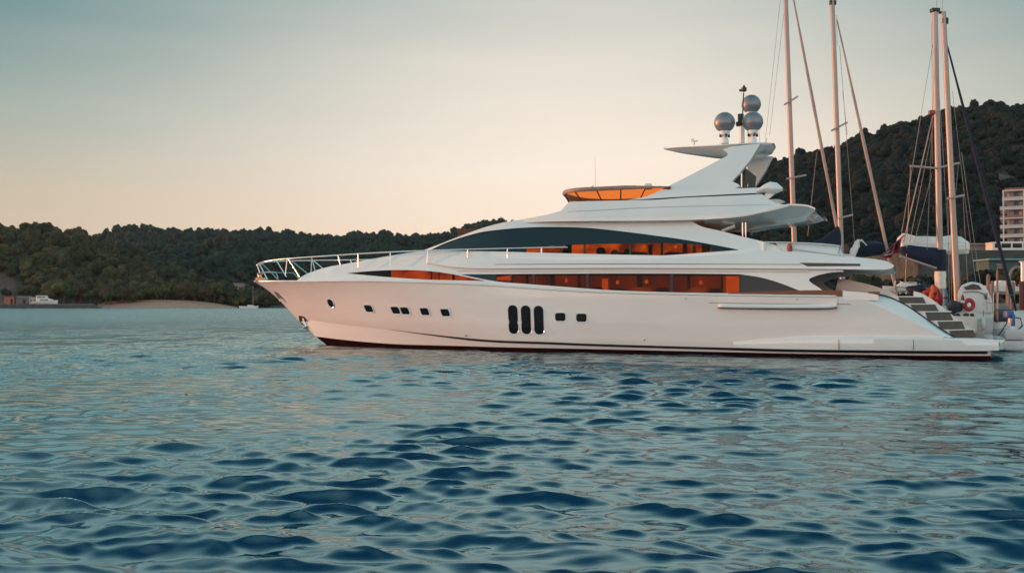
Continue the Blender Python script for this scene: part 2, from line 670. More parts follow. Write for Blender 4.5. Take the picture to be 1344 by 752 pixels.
class Hill:
    """slope rising from a shoreline at depth y0 to the skyline ridge at depth y1; sky = photo skyline, list of (px, py)"""
    def __init__(self, sky, y0, y1, tree, power=.85, foot=1.2):
        self.px = [p[0] for p in sky]
        self.py = [p[1] for p in sky]
        self.y0, self.y1, self.tree, self.power, self.foot = y0, y1, tree, power, foot

    def point(self, px, t):
        Y = self.y0 + (self.y1 - self.y0) * t
        X = (px - CX) / F * Y
        zr = CAMZ + (HY - interp(px, self.px, self.py)) / F * self.y1 - self.tree * 1.35
        zr = max(zr, .6)
        tt = min(t, 1.0)
        z = self.foot * min(1, t * 8) + (zr - self.foot) * tt ** self.power
        if t > 1:
            z -= (t - 1) * (self.y1 - self.y0) * .35
        w = math.sin(math.pi * min(1, tt))
        z += w * zr * .09 * (mnoise.noise(Vector((X * .022, Y * .012, 3.3))) + .5 * mnoise.noise(Vector((X * .06, Y * .03, 7.3))))
        return Vector((X, Y, z))

    def terrain(self, name, label, px0, px1, mt=None):
        rows = []
        for t in np.concatenate([[-.02], np.linspace(0, 1, 26), [1.08, 1.3, 1.6]]):
            row = []
            for px in np.linspace(px0, px1, 90):
                p = self.point(px, max(t, 0))
                if t < 0:
                    p.z = -1.0
                row.append(p)
            rows.append(row)
        bm = bmesh.new()
        add_grid(bm, rows)
        o = obj(name, bm, mt or SOIL, smooth=80)
        tag(o, label, 'hill', kind='structure')
        return o

    def wood(self, name, label, n, px0, px1, m, skip=None, tmin=.02, rs=(.55, 1.4)):
        Vs, Fs, base = [], [], 0
        k = 0
        while k < n:
            px = random.uniform(px0, px1)
            t = random.random() ** 1.0 * 1.04
            if t < tmin:
                continue
            if skip and skip(px, t):
                continue
            k += 1
            p = self.point(px, t)
            s = self.tree * random.uniform(*rs) * (1.25 if random.random() < .08 else 1)
            V, Fc = TPL[random.randrange(len(TPL))]
            a = random.uniform(0, 6.283)
            c, sn = math.cos(a), math.sin(a)
            Rm = np.array([[c, -sn, 0], [sn, c, 0], [0, 0, 1]])
            vv = (V @ Rm.T) * np.array([s, s, s * random.uniform(.7, 1.55)]) + np.array([p.x, p.y, p.z + s * .75])
            Vs.append(vv)
            Fs.append(Fc + base)
            base += len(V)
        me = mesh_np(name, np.concatenate(Vs), np.concatenate(Fs))
        me.polygons.foreach_set('use_smooth', [True] * len(me.polygons))
        o = link(name, me, m)
        tag(o, label, 'woodland', kind='stuff')
        return o


hillA = Hill([(-260, 318), (-120, 304), (0, 297), (55, 294), (80, 297), (102, 303), (122, 313), (150, 322), (200, 340), (250, 356), (300, 376), (345, 396), (400, 398)], 415, 520, 3.0)
hillB = Hill([(-100, 330), (60, 322), (118, 313), (140, 304), (165, 297), (195, 297), (230, 303), (300, 302), (345, 303), (400, 309), (435, 312), (470, 307), (510, 304), (545, 309), (575, 308), (605, 298), (625, 291), (660, 292), (720, 300), (800, 330), (860, 372), (900, 392)], 440, 860, 3.4, power=.8)
hillC = Hill([(690, 396), (760, 370), (840, 318), (900, 268), (950, 232), (985, 214), (1020, 209), (1056, 202), (1106, 189), (1134, 178), (1156, 169), (1204, 156), (1251, 141), (1301, 132), (1344, 137), (1420, 128), (1560, 135)], 215, 520, 2.3, power=1.0, foot=1.6)
hillA.terrain('near_hill', 'steep wooded hill rising behind the small quay at far left', -260, 400)
hillB.terrain('far_hill', 'long hazy wooded hill behind the beach and the bow of the motor yacht', -100, 900)
hillC.terrain('marina_hill', 'high dark wooded hill behind the sailing boat masts', 690, 1560)


def skipA(px, t):
    e = (px < 26 and t < .34 and mnoise.noise(Vector((px * .08, t * 9, 1))) > -.25)
    return e or t < .04


def skipC(px, t):
    bare = (1286 < px < 1338 and .39 < t < .52 and mnoise.noise(Vector((px * .05, t * 22, 4))) > -.12)
    return bare or (px > 1150 and t < .05)


hillA.wood('near_hill_woodland', 'dense green wood covering the steep near hill at left', 1100, -230, 360, FOL_A, skipA)
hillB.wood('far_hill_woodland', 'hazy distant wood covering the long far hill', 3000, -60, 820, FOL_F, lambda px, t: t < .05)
hillC.wood('marina_hill_woodland', 'dark pine wood covering the high hill at right', 5200, 720, 1460, FOL_C, skipC)

# bare patches of ground on the slopes
def bare(hill, name, label, px0, px1, t0, t1, lift):
    bm = bmesh.new()
    rows = []
    for t in np.linspace(t0, t1, 12):
        rows.append([hill.point(px, t) + Vector((0, 0, lift + .5 * mnoise.noise(Vector((px * .2, t * 40, 0)))
                     - 1.2 * max(0, abs((px - (px0 + px1) / 2) / (px1 - px0) * 2) - .8) * 5)) for px in np.linspace(px0, px1, 14)])
    add_grid(bm, rows)
    tag(obj(name, bm, EARTH, smooth=60), label, 'slope', kind='structure')


bare(hillC, 'bare_slope', 'bare brown terraced earth high on the right hill above the hotel', 1284, 1342, .39, .52, .5)
bare(hillA, 'bare_slope', 'bare reddish earth slope at the left edge above the orange kiosk', -40, 26, .0, .36, .5)

# beach and little quay on the left
bm = bmesh.new()
rows = []
for v in np.linspace(0, 1, 8):
    row = []
    for px in np.linspace(128, 312, 40):
        u = (px - 128) / 184
        hgt = 3.7 * math.sin(math.pi * min(1, u * .75 + .22)) ** .4 * max(0, 1 - ((u - .45) / .62) ** 4)
        Y = 392 + 26 * v
        row.append(Vector(((px - CX) / F * Y, Y, -.25 + v * max(.3, hgt))))
    rows.append(row)
add_grid(bm, rows)
tag(obj('beach', bm, SAND, smooth=60), 'narrow sandy beach at the foot of the left hills', 'beach', kind='structure')

STONE = mat('quay_stone', (.06, .055, .05), .9, var=.45, vscale=.8)
bm = bmesh.new()
top = []
xs = np.linspace(-60, 133, 36)
for px in xs:
    top.append((px, 1.7 + .45 * mnoise.noise(Vector((px * .12, 0, 0))) - (1.3 * max(0, (px - 122) / 11))))
rows = []
for Y, f in ((385, 0), (385.4, .8), (387, 1.0), (400, 1.0), (404, 1.15)):
    rows.append([Vector(((px - CX) / F * Y, Y + .5 * mnoise.noise(Vector((px * .5, f * 3, 2))), -1 if f == 0 else z * f)) for px, z in top])
add_grid(bm, rows)
tag(obj('quay', bm, STONE, smooth=30), 'low dark rocky quay along the water at far left', 'quay', kind='structure')


def tree(px, Y, z, h, w, m, label, group, seed):
    p = Vector(((px - CX) / F * Y, Y, z))
    t = thing('tree', label, 'tree', p, random.uniform(0, 6.28), group)
    r = random.Random(seed)
    bm = bmesh.new()
    hh = h * .55
    add_tube(bm, [(0, 0, -.4), (r.uniform(-.1, .1), r.uniform(-.1, .1), hh * .5), (r.uniform(-.2, .2), r.uniform(-.2, .2), hh)], [w * .06, w * .045, w * .025], 6)
    for k in range(3):
        a = k * 2.1 + r.uniform(-.4, .4)
        add_tube(bm, [(0, 0, hh * .55), (math.cos(a) * w * .22, math.sin(a) * w * .22, hh * .95), (math.cos(a) * w * .36, math.sin(a) * w * .36, hh * 1.25)], [w * .03, w * .02, w * .01], 5)
    obj('trunk', bm, BARK, t)
    V, Fc = crown_template(seed, nb=7, leaves=220, flat=.8)
    V = V * np.array([w * .55, w * .55, h * .50]) + np.array([0, 0, h * .52])
    me = mesh_np('crown', V, Fc)
    me.polygons.foreach_set('use_smooth', [True] * len(me.polygons))
    link('crown', me, m, t)
    return t


sd_ = 100
for i in range(16):
    px = 62 + i * 7.6 + random.uniform(-3, 3)
    tree(px, 408 + random.uniform(-3, 6), 1.9, random.uniform(6, 10.5), random.uniform(5.5, 8.5), (FOL_A, FOL_L, FOL_B, FOL_L)[i % 4], 'rounded tree behind the low dark quay at the far left', 'trees along the left quay', sd_ + i)
for i in range(22):
    px = 152 + i * 6.6 + random.uniform(-3, 3)
    u = (px - 128) / 184
    tree(px, 421 + random.uniform(-2, 7), 2.6, random.uniform(5, 10.5), random.uniform(5, 8.5), (FOL_L, FOL_A, FOL_L, FOL_B, FOL_A)[i % 5], 'leafy tree along the back edge of the sandy beach', 'trees behind the beach', sd_ + 40 + i)
for i in range(9):
    px = 302 + i * 8 + random.uniform(-2, 2)
    tree(px, 446 + random.uniform(-3, 4), 1.2, random.uniform(5, 9), random.uniform(5, 7), FOL_A, 'dark tree at the water edge below the bow of the motor yacht', 'trees on the shore beyond the bow', sd_ + 80 + i)
for i in range(14):
    px = 1125 + i * 15 + random.uniform(-4, 4)
    tree(px, 128 + random.uniform(-6, 8), 1.5, random.uniform(5, 8.5), random.uniform(4.5, 7), (FOL_C, FOL_A)[i % 2], 'dark bushy tree behind the marina at the foot of the right hill', 'trees behind the marina', sd_ + 120 + i)

# ------------------------------------------------------------------ the motor yacht
yacht = thing('motor_yacht', 'long white three deck motor yacht with amber windows moored stern to the marina', 'motor yacht', ROOT, YAW)

STEM = sorted([(at(px, py, 0).z, at(px, py, 0).x) for px, py in crv([(332, 369), (345, 376.5), (362, 389.5), (380, 408), (395, 424), (412, 437.5), (430, 449)])])
STEM = [(-1.2, STEM[0][1] - 2.2), (-.4, STEM[0][1] - .7)] + STEM


def xstem(z):
    return interp(z, [s[0] for s in STEM], [s[1] for s in STEM])


def hb(x, z):
    """half-beam of the hull at station x and height z"""
    B = interp(z, [-.8, 0, .5, 1.2, 2.2, 3.2], [2.6, 3.12, 3.26, 3.36, 3.43, 3.46])
    Le = interp(z, [-.8, 0, 1, 2, 3.1], [12.5, 13.0, 13.5, 14.2, 15.0])
    pw = interp(z, [-.8, 0, 1, 2, 3.1], [1.75, 1.8, 1.95, 2.15, 2.45])
    q = (xstem(z) - x) / Le
    if q <= 0:
        return 0.0
    g = 1 - (1 - min(q, 1)) ** pw
    if x < 6:
        B -= (6 - x) ** 2 * .006
    return B * g + .03


def trace(pts, yf=hb, k=5, extra=0.0):
    L_ = [on(px, py, lambda x, z: yf(x, z) + extra) for px, py in crv(pts, k)]
    L_.sort(key=lambda p: p.x)
    return [p.x for p in L_], [p.z for p in L_]


T_SHEER = trace([(336, 369.3), (400, 369.6), (470, 369), (560, 371), (640, 374.5), (720, 380), (800, 384), (880, 386), (960, 387.5), (1105, 389.5), (1135, 390.5)])
T_CH = trace([(409, 420), (450, 425.5), (500, 431), (560, 438.3), (640, 446), (720, 449), (800, 452), (960, 456.5), (1040, 458.7), (1200, 460.5), (1305, 461)])
T_AF = trace([(423, 441.5), (450, 445), (490, 449), (530, 451.8), (600, 453.8), (660, 455.6), (800, 458.6), (960, 462.2), (1040, 464), (1200, 466.6), (1300, 467)])


def zsheer(x):
    return interp(x, *T_SHEER)


def zch(x):
    return interp(x, *T_CH)


def zaf(x):
    return interp(x, *T_AF)


E1a, E1b = on(1128, 390.5, hb), on(1238, 441.5, hb)


def xaft(z):
    if z <= .74:
        return .1
    return E1b.x + (E1a.x - E1b.x) * (z - E1b.z) / (E1a.z - E1b.z)


def xs_row(zf, aft):
    """solve the forward end of a row on the stem"""
    x = 29.5
    for _ in range(30):
        x = .5 * x + .5 * xstem(zf(x))
    return x, aft


UU = [0, .03, .07] + list(np.linspace(.12, .7, 40)) + [.75, .8, .84, .88, .91, .935, .955, .97, .983, .993, 1.0]


def hull_rows(zfs, yf, aft=None):
    rows = []
    for zf in zfs:
        x1, _ = xs_row(zf, None)
        x0 = .1
        for _ in range(12):
            x0 = .5 * x0 + .5 * (xaft(zf(x0)) if aft is None else aft)
        row = []
        for u in UU:
            x = x0 + (x1 - x0) * u
            z = zf(x)
            y = yf(x, z) if u < 1 else .03
            row.append(Vector((x, y, z)))
        rows.append(row)
    return rows


def mirror_rows(rows):
    return [[Vector((p.x, -p.y, p.z)) for p in r] for r in rows]


def mirror_obj(o, parent=None):
    """the same part on the other side of the boat"""
    me = o.data.copy()
    n = len(me.vertices)
    co = np.empty(n * 3, dtype=np.float32)
    me.vertices.foreach_get('co', co)
    co[1::3] *= -1
    me.vertices.foreach_set('co', co)
    me.flip_normals()
    me.update()
    c = bpy.data.objects.new(o.name.split('.')[0], me)
    COL.objects.link(c)
    c.parent = parent or o.parent
    return c


def both(bm, rows):
    """port and starboard strips joined at the stem into one skin"""
    add_grid(bm, [r + m[::-1][1:] for r, m in zip([q[:-1] + [Vector((q[-1].x, 0, q[-1].z))] for q in rows], mirror_rows([q[:-1] + [Vector((q[-1].x, 0, q[-1].z))] for q in rows]))])


# topsides
bm = bmesh.new()
fr = [0, .02] + list(np.linspace(.05, .95, 28)) + [.98, 1.0]
rows = hull_rows([(lambda x, f=f: zch(x) + (zsheer(x) - zch(x)) * f) for f in fr], hb)
both(bm, rows)
for i in range(len(UU) - 1):  # deck inside the sheer
    a, b = rows[-1][i], rows[-1][i + 1]
    if a.x > 9 and i < len(UU) - 2:
        bm.faces.new([bm.verts.new((a.x, a.y, a.z)), bm.verts.new((b.x, b.y, b.z)), bm.verts.new((b.x, -b.y, b.z)), bm.verts.new((a.x, -a.y, a.z))])
bmesh.ops.remove_doubles(bm, verts=bm.verts[:], dist=1e-4)
hull = obj('hull', bm, HULLP, yacht, smooth=50)


def ylow(x, z):
    c = zch(x)
    k = interp(x, [18, 21, 25, 28.5, 30.5], [.42, .40, .30, .22, .12])
    return max(.02, hb(x, c) - .03 - k * max(0, c - z))


# spray-chine strip, boot stripe, antifouling
bm = bmesh.new()
rows = hull_rows([(lambda x, f=f: zch(x) - .0 + (zaf(x) - zch(x)) * f) for f in (0, .15, .4, .7, 1.0)], ylow, .1)
both(bm, rows)
obj('chine_strip', bm, HULLP, hull, smooth=50)


def stripe_top(x):
    return zch(x) + .004


def stripe_bot(x):
    return zch(x) - interp(x, [0, 20, 23.0, 24.5], [.095, .09, .03, .004])


bm = bmesh.new()
rows = []
for f in (0, 1):
    rows.append([Vector((x, (hb(x, zch(x)) + .012 - .05 * f), stripe_top(x) * (1 - f) + stripe_bot(x) * f)) for x in np.linspace(.2, 24.4, 60)])
add_grid(bm, rows)
mirror_obj(obj('boot_stripe', bm, DARKS, hull))
bm = bmesh.new()
rows = hull_rows([(lambda x, f=f: zaf(x) + (-.7 - zaf(x)) * f) for f in (0, .3, .6, 1.0)], lambda x, z: max(.02, ylow(x, zaf(x)) + .012 - .35 * max(0, zaf(x) - z)), .1)
both(bm, rows)
obj('antifouling', bm, ANTIF, hull, smooth=50)


def onhull(px, py):
    p = on(px, py, hb)
    e = .05
    du = Vector((2 * e, hb(p.x + e, p.z) - hb(p.x - e, p.z), 0))
    dv = Vector((0, hb(p.x, p.z + e) - hb(p.x, p.z - e), 2 * e))
    n = dv.cross(du).normalized()
    if n.y < 0:
        n = -n
    return p, n


def rounded(w, h, r, k=5):
    out = []
    for cx, cy, a0 in ((w - r, h - r, 0), (-w + r, h - r, 90), (-w + r, -h + r, 180), (w - r, -h + r, 270)):
        for j in range(k + 1):
            a = R(a0 + 90 * j / k)
            out.append((cx + r * math.cos(a), cy + r * math.sin(a)))
    return out


def porthole(name, px, py, w, h, r, skew=0.0, frame=True, rim=.045):
    """window set in the hull side: rounded rim and dark pane, sizes in photo pixels"""
    p, n = onhull(px, py)
    sc = (at(px + 1, py, p.y) - at(px, py, p.y)).length
    sz = (at(px, py + 1, p.y) - at(px, py, p.y)).length
    ux = Vector((0, 0, 1)).cross(n).normalized()
    if ux.x > 0:
        ux = -ux          # towards the right of the photo (aft)
    uz = n.cross(ux)
    if uz.z < 0:
        uz = -uz
    rim *= 1.35
    W2, H2, rr = w * sc / 2, h * sz / 2, min(r * sz, min(w * sc, h * sz) / 2 * .98)
    loop = rounded(W2, H2, rr)

    def P(q, d, g=0.0):
        k = 1 + g / max(W2, .01)
        k2 = 1 + g / max(H2, .01)
        x, z = q[0] * k, q[1] * k2
        w_ = p + ux * (x + skew * z) + uz * z
        return Vector((w_.x, hb(w_.x, w_.z), w_.z)) + n * d
    bm = bmesh.new()
    rings = [[P(q, -.02, rim) for q in loop], [P(q, .016, rim) for q in loop], [P(q, .022, rim * .5) for q in loop], [P(q, .006, 0) for q in loop], [P(q, -.03, -.002) for q in loop]]
    add_grid(bm, [r_ + [r_[0]] for r_ in rings])
    bmesh.ops.remove_doubles(bm, verts=bm.verts[:], dist=1e-5)
    f = obj(name, bm, GEL if frame else RUB, yacht)
    bm = bmesh.new()
    rg = [[P((q[0] * k, q[1] * k), .012, 0) for q in loop] for k in (.02, .35, .7, .9, 1.0)]
    add_grid(bm, [r_ + [r_[0]] for r_ in rg])
    bmesh.ops.remove_doubles(bm, verts=bm.verts[:], dist=1e-5)
    obj('pane', bm, PORTG, f)
    return f


porthole('porthole', 434, 398, 9, 11.5, 6, 0)
for px, py in ((484, 405), (519.3, 407.2), (531.6, 408), (557.5, 409), (584.5, 410.3)):
    porthole('porthole', px, py, 11.5, 9.2, 2.2, -.25)
for px, py in ((735.5, 416), (763.2, 417)):
    porthole('porthole', px, py, 13.5, 10.5, 3.2, 0)
for px, py in ((673.5, 419.4), (690.4, 419.8), (707.2, 420.2)):
    porthole('hull_window', px, py, 12.6, 37.5, 6, 0, rim=.03)

# moulded line and small fittings along the hull side
for nm_, pts_, r_ in (('hull_moulding_line', [(930, 397.4), (1000, 398.4), (1060, 398.9), (1116, 399.3)], .012), ('hull_moulding_line', [(1100, 391), (1100, 399)], .008)):
    bm = bmesh.new()
    add_tube(bm, [on(a, b, hb) for a, b in crv(pts_)], r_, 6)
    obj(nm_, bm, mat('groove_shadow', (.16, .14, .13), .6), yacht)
for px, py in ((1046, 392.5), (1000, 455), (846, 446), (612, 440), (900, 392)):
    p, n = onhull(px, py)
    bm = bmesh.new()
    add_tube(bm, [p - n * .02, p + n * .03], .035, 10)
    obj('drain_outlet', bm, STEEL, yacht, smooth=40)

# anchor, pocket and hawse fitting
p, n = onhull(401, 424)
bm = bmesh.new()
loop = [(392, 414), (399, 415.5), (404, 421), (410, 431), (413, 437), (405, 434), (398, 428), (393, 421)]
f_ = [on(a, b, hb) + Vector((0, .012, 0)) for a, b in loop]
bm.faces.new([bm.verts.new(q) for q in f_])
pock = obj('anchor_pocket', bm, RUB, yacht)
bm = bmesh.new()
add_tube(bm, [p + Vector((.1, .05, .28)), p + Vector((0, .09, .05)), p + Vector((-.12, .07, -.22))], [.05, .06, .05], 8)
add_tube(bm, [p + Vector((.17, .06, -.1)), p + Vector((-.02, .13, -.2)), p + Vector((-.3, .06, -.12))], [.025, .07, .03], 8)
obj('anchor', bm, STEEL, pock)
p, n = onhull(369, 393)
bm = bmesh.new()
bm.faces.new([bm.verts.new(on(a, b, hb) + Vector((0.0, .014, 0))) for a, b in ((359, 382), (364, 384), (371, 391), (375, 395.5), (369, 396), (365, 391))])
hw = obj('hawse_recess', bm, mat('hawse_shadow_paint', (.10, .13, .13), .4), yacht)
bm = bmesh.new()
rw = [[on(a, b, hb) + Vector((0, d, 0)) for a, b in ((366, 392.3), (369, 391.6), (372, 393), (375.3, 396))] for d in (.015, .05)]
rw += [[on(a, b, hb) + Vector((0, d, 0)) for a, b in ((367, 395), (369.5, 396), (372, 396.5), (375.3, 396.3))] for d in (.05, .015)]
add_grid(bm, rw)
obj('hawse_lip', bm, GEL, hw)

# rub rail along the gunwale
bm = bmesh.new()
gw = [Vector((x, hb(x, zsheer(x)), zsheer(x) + .01)) for x in list(np.linspace(5.2, 26, 40)) + list(np.linspace(26.5, 33.2, 22))]
add_tube(bm, gw + [Vector((p.x, -p.y, p.z)) for p in gw[::-1]], .045, 8)
obj('gunwale', bm, GEL, yacht, smooth=60)

# side fender moulding
for nm, m_, r_, pts in (('fender_moulding', GEL, .10, [(943, 401.3), (975, 402), (1025, 402.4), (1075, 402.2), (1092, 401.8), (1099, 400.5)]),):
    bm = bmesh.new()
    P_ = [on(a, b, hb) + Vector((0, .05, 0)) for a, b in crv(pts)]
    add_tube(bm, P_, [.03] + [r_] * (len(P_) - 2) + [.03], 10)
    fm = obj(nm, bm, m_, yacht, smooth=60)
bm = bmesh.new()
add_tube(bm, [q + Vector((0, .065, -.085)) for q in P_], .022, 6)
obj('rubber_strip', bm, RUB, fm)


BOTH_SIDES = {'main_deckhouse', 'side_deck', 'upper_deckhouse', 'flybridge', 'radar_arch', 'teak_bulwark_cap', 'windbreak', 'saloon_window', 'wheelhouse_window', 'tinted_glass'}


# ---- panels cut from photo outlines and bent to the plan of each deck
def panel(name, outline, yf, thick, m, parent, holes=(), mirror=None, dx=.45, smooth=40, dz=None):
    bm = bmesh.new()

    def ring(pts):
        P3 = [on(px, py, yf) for px, py in pts]
        out = []
        for q in P3:
            if not out or (Vector((q.x, 0, q.z)) - out[-1]).length > .008:
                out.append(Vector((q.x, 0, q.z)))
        if (out[0] - out[-1]).length < .008:
            out.pop()
        vs = [bm.verts.new(q) for q in out]
        for a, b in zip(vs, vs[1:] + vs[:1]):
            bm.edges.new((a, b))
    ring(outline)
    for h in holes:
        ring(h)
    bmesh.ops.triangle_fill(bm, use_beauty=True, edges=bm.edges[:], use_dissolve=False)
    xs = [v.co.x for v in bm.verts]
    zs = [v.co.z for v in bm.verts]
    x = min(xs) + dx
    while x < max(xs):
        bmesh.ops.bisect_plane(bm, geom=bm.verts[:] + bm.edges[:] + bm.faces[:], plane_co=(x, 0, 0), plane_no=(1, 0, 0))
        x += dx
    if dz:
        z = min(zs) + dz
        while z < max(zs):
            bmesh.ops.bisect_plane(bm, geom=bm.verts[:] + bm.edges[:] + bm.faces[:], plane_co=(0, 0, z), plane_no=(0, 0, 1))
            z += dz
    for v in bm.verts:
        v.co.y = yf(v.co.x, v.co.z)
    if thick:
        r_ = bmesh.ops.extrude_face_region(bm, geom=bm.faces[:], use_keep_orig=True)
        for v in [g for g in r_['geom'] if isinstance(g, bmesh.types.BMVert)]:
            v.co.y = max(.02, v.co.y - thick)
    bmesh.ops.recalc_face_normals(bm, faces=bm.faces)
    o = obj(name, bm, m, parent, smooth)
    if mirror or (mirror is None and name in BOTH_SIDES):
        mirror_obj(o)
    return o


def roof(bm, edge, yf, camber=.12, n=7, drop=0.0):
    """surface across the boat between a port edge traced in the photo and its mirror"""
    rows = []
    for px, py in edge:
        p = on(px, py, yf)
        rows.append([Vector((p.x, p.y * s, p.z - drop + camber * (1 - s * s))) for s in np.linspace(1, -1, n)])
    add_grid(bm, rows)


def ym(x, z):
    b = hb(x, zsheer(x))
    tum = interp(x, [8, 18, 22, 26, 29], [.10, .12, .35, .75, 1.0])
    return max(.04, b - .10 - tum * max(0, z - zsheer(x)))


SIL = [(390, 368), (397, 362.5), (410, 356.5), (430, 350.5), (455, 346), (480, 341.5), (510, 336), (540, 331.5), (562, 329)]
silc = crv(SIL)
W1 = crv([(455, 358.8), (480, 356.3), (512, 354.6), (540, 354.6), (565, 356), (590, 359.2), (612, 363.6), (638, 369)]) + crv([(638, 369), (600, 368), (560, 367), (510, 363.8), (455, 358.8)])[1:-1]
W2 = [(604, 360.2)] + crv([(604, 360.2), (700, 359.5), (800, 359), (900, 359.2), (972, 360)], 4)[1:] + crv([(972, 360), (1000, 364.5), (1025, 372), (1049, 381.3)])[1:] \
    + crv([(1049, 381.6), (1010, 383.5), (960, 384.8), (880, 383.6), (800, 380.8), (740, 376.5), (690, 372.6), (650, 369.2), (604, 360.2)])[1:-1]
out_main = silc + [(640, 330), (800, 334), (900, 336), (1003, 345), (1100, 350), (1108, 356.5)] + crv([(1108, 356.5), (1090, 357.8), (1073, 361.5), (1062, 366.5), (1066, 372), (1074, 377), (1080, 381.5)])[1:] \
    + [(1060, 388)] + [(960, 389), (880, 387), (800, 385), (720, 381), (640, 375.5), (560, 372), (470, 370), (420, 370.2)]
house = panel('main_deckhouse', out_main, ym, .12, GEL, yacht, [W1, W2], smooth=30)
bm = bmesh.new()
roof(bm, silc, ym, .10)
obj('coachroof', bm, GEL, house, smooth=60)


# main-deck windows: glass, dark surround, mullions, and the glowing saloon panelling behind
def off(yf, d):
    return lambda x, z: max(.02, yf(x, z) - d)


wf = panel('saloon_window', W2, off(ym, .05), .015, SMOKE, yacht)
panel('saloon_window', W1, off(ym, .05), .015, SMOKE, yacht)
# dark tinted ends of the long window
panel('tinted_end', [(972, 359.5), (985, 361), (1000, 364.5), (1025, 372), (1052, 382.5), (1010, 384), (974, 385.5)], off(ym, .035), .01, DGLASS, wf)
panel('tinted_end', [(602, 359.8), (652, 360), (650, 370), (630, 366)], off(ym, .035), .01, DGLASS, wf)
for px, w in ((671, 2), (700.5, 3), (771, 3.4), (881.5, 3.6), (972, 4)):
    panel('mullion', [(px - w / 2, 357), (px + w / 2, 357), (px + w / 2, 387), (px - w / 2, 387)], off(ym, .035), .07, RUB, wf)
sal = panel('saloon_interior', [(600, 355), (985, 355), (985, 390), (640, 378), (600, 372)], off(ym, .85), .03, DIM, yacht, mirror=False)
for q in ([(790, 366), (798, 366), (798, 380), (790, 380)], [(953, 362.5), (970, 362.5), (970, 384.5), (953, 384.5)], [(652, 364), (671, 361), (671, 368), (652, 367.5)]):
    panel('lamp_panel', q, off(ym, .80), .02, BRIGHT, sal, mirror=False)
for a, b in ((825, 855), (902, 926)):
    panel('settee', [(a, 380.5), (a + 8, 377.2), (b - 8, 377), (b, 379.5), (b, 384), (a, 384)], off(ym, .62), .05, glow_mat('glowing_settee', (.34, .10, .02), (.5, .15, .03), .8, 3), sal, mirror=False)  # settee glows, its lamplight put into the emission
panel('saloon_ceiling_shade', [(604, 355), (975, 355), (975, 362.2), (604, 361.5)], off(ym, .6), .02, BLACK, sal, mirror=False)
for a, b, t_ in ((722, 728, 361), (758, 762, 361), (836, 843, 361), (902, 906, 361), (690, 694, 361)):
    panel('partition', [(a, t_), (b, t_), (b, 390), (a, 388)], off(ym, .72), .03, mat('walnut_partition', (.03, .009, .004), .4), sal, mirror=False)
for a, b, t_ in ((776, 792, 376.5), (800, 822, 378.5), (860, 878, 377.5), (930, 950, 379)):
    panel('armchair', crv([(a, 386), (a + 1, t_ + 2), (a + 4, t_), (b - 4, t_ + .4), (b - 1, t_ + 2.5), (b, 386)], 3), off(ym, .55), .05, mat('dark_upholstery', (.02, .008, .006), .7), sal, mirror=False)
for a, b, y0 in ((808, 813, 368), (846, 851, 367), (917, 922, 368), (741, 745, 365.5)):
    panel('added_table_lamp', [(a + 1, y0), (b - 1, y0), (b, y0 + 5), (a, y0 + 5)], off(ym, .66), .02, BRIGHT, sal, mirror=False)  # small glowing lamps added to break up the even saloon glow
fwdc = panel('cabin_interior', [(500, 350), (642, 352), (642, 374), (500, 370)], off(ym, .35), .03, LIT, yacht, mirror=False)
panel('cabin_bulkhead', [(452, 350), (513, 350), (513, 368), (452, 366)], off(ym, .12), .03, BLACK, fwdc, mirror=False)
for px, w in ((566, 1.2), (576, 1.2), (595, 3.2)):
    panel('mullion', [(px - w / 2, 350), (px + w / 2, 350), (px + w / 2, 372), (px - w / 2, 372)], off(ym, .07), .03, RUB, fwdc, mirror=False)
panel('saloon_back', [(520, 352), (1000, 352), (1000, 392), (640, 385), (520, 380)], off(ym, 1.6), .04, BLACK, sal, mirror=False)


# teak cap on the aft bulwark
def yhs(x, z):
    return hb(x, min(z, zsheer(x)))


panel('teak_bulwark_cap', crv([(955, 384.5), (1000, 382.6), (1060, 381), (1104, 381)], 4) + [(1107, 384), (1107, 388.6), (1060, 388.2), (960, 387.6)], lambda x, z: yhs(x, z) - .015, .3, TEAK, yacht)


# upper side deck: moulded band with overhang aft
def yb(x, z):
    b = hb(x, zsheer(x))
    fade = interp(x, [20, 23], [1, 0])
    zt = interp(x, [3, 8, 20], [3.45, 3.6, 3.8])
    return max(.05, min(ym(x, z) + .16 * fade + .01, b + .08) - .32 * max(0, z - zt) - (.0 if x > 4.6 else (4.6 - x) ** 2 * .10))


band_top = crv([(560, 333), (600, 334.5), (640, 337.5), (700, 340.5), (760, 341.5), (820, 340.3), (880, 338), (930, 335.5), (968, 332.5), (1005, 328.5), (1050, 331), (1100, 335.2), (1140, 339.2), (1162, 342.5), (1173, 348)], 4)
band_bot = crv([(1173, 350), (1160, 354), (1100, 353.2), (1000, 352.6), (900, 352), (800, 351.8), (700, 352.2), (640, 352.5), (600, 351), (560, 345)], 4)
band = panel('side_deck', band_top + band_bot, yb, .55, GEL, yacht, dz=.12, smooth=45)
bm = bmesh.new()
roof(bm, [(1173, 349), (1160, 343.5), (1100, 336.2), (1050, 332), (1000, 330)], lambda x, z: yb(x, z) - .05, .02, 5)
obj('upper_deck', bm, GREYW, band, smooth=60)
bm = bmesh.new()
roof(bm, [(1172, 350.5), (1160, 353.5), (1100, 352.6), (1000, 352), (940, 352)], lambda x, z: yb(x, z) - .05, -.05, 5)
obj('aft_overhang', bm, GREYW, band, smooth=60)
panel('painted_rub_shadow', crv([(650, 346.7), (800, 345.9), (950, 346.3), (1052, 346.8)], 4) + crv([(1052, 347.6), (950, 347.2), (800, 347), (650, 347.4)], 4), lambda x, z: yb(x, z) + .006, .02, mat('groove_shadow', (.16, .14, .13), .6), band)  # dark raised strip stands in for the shadow along the rub line
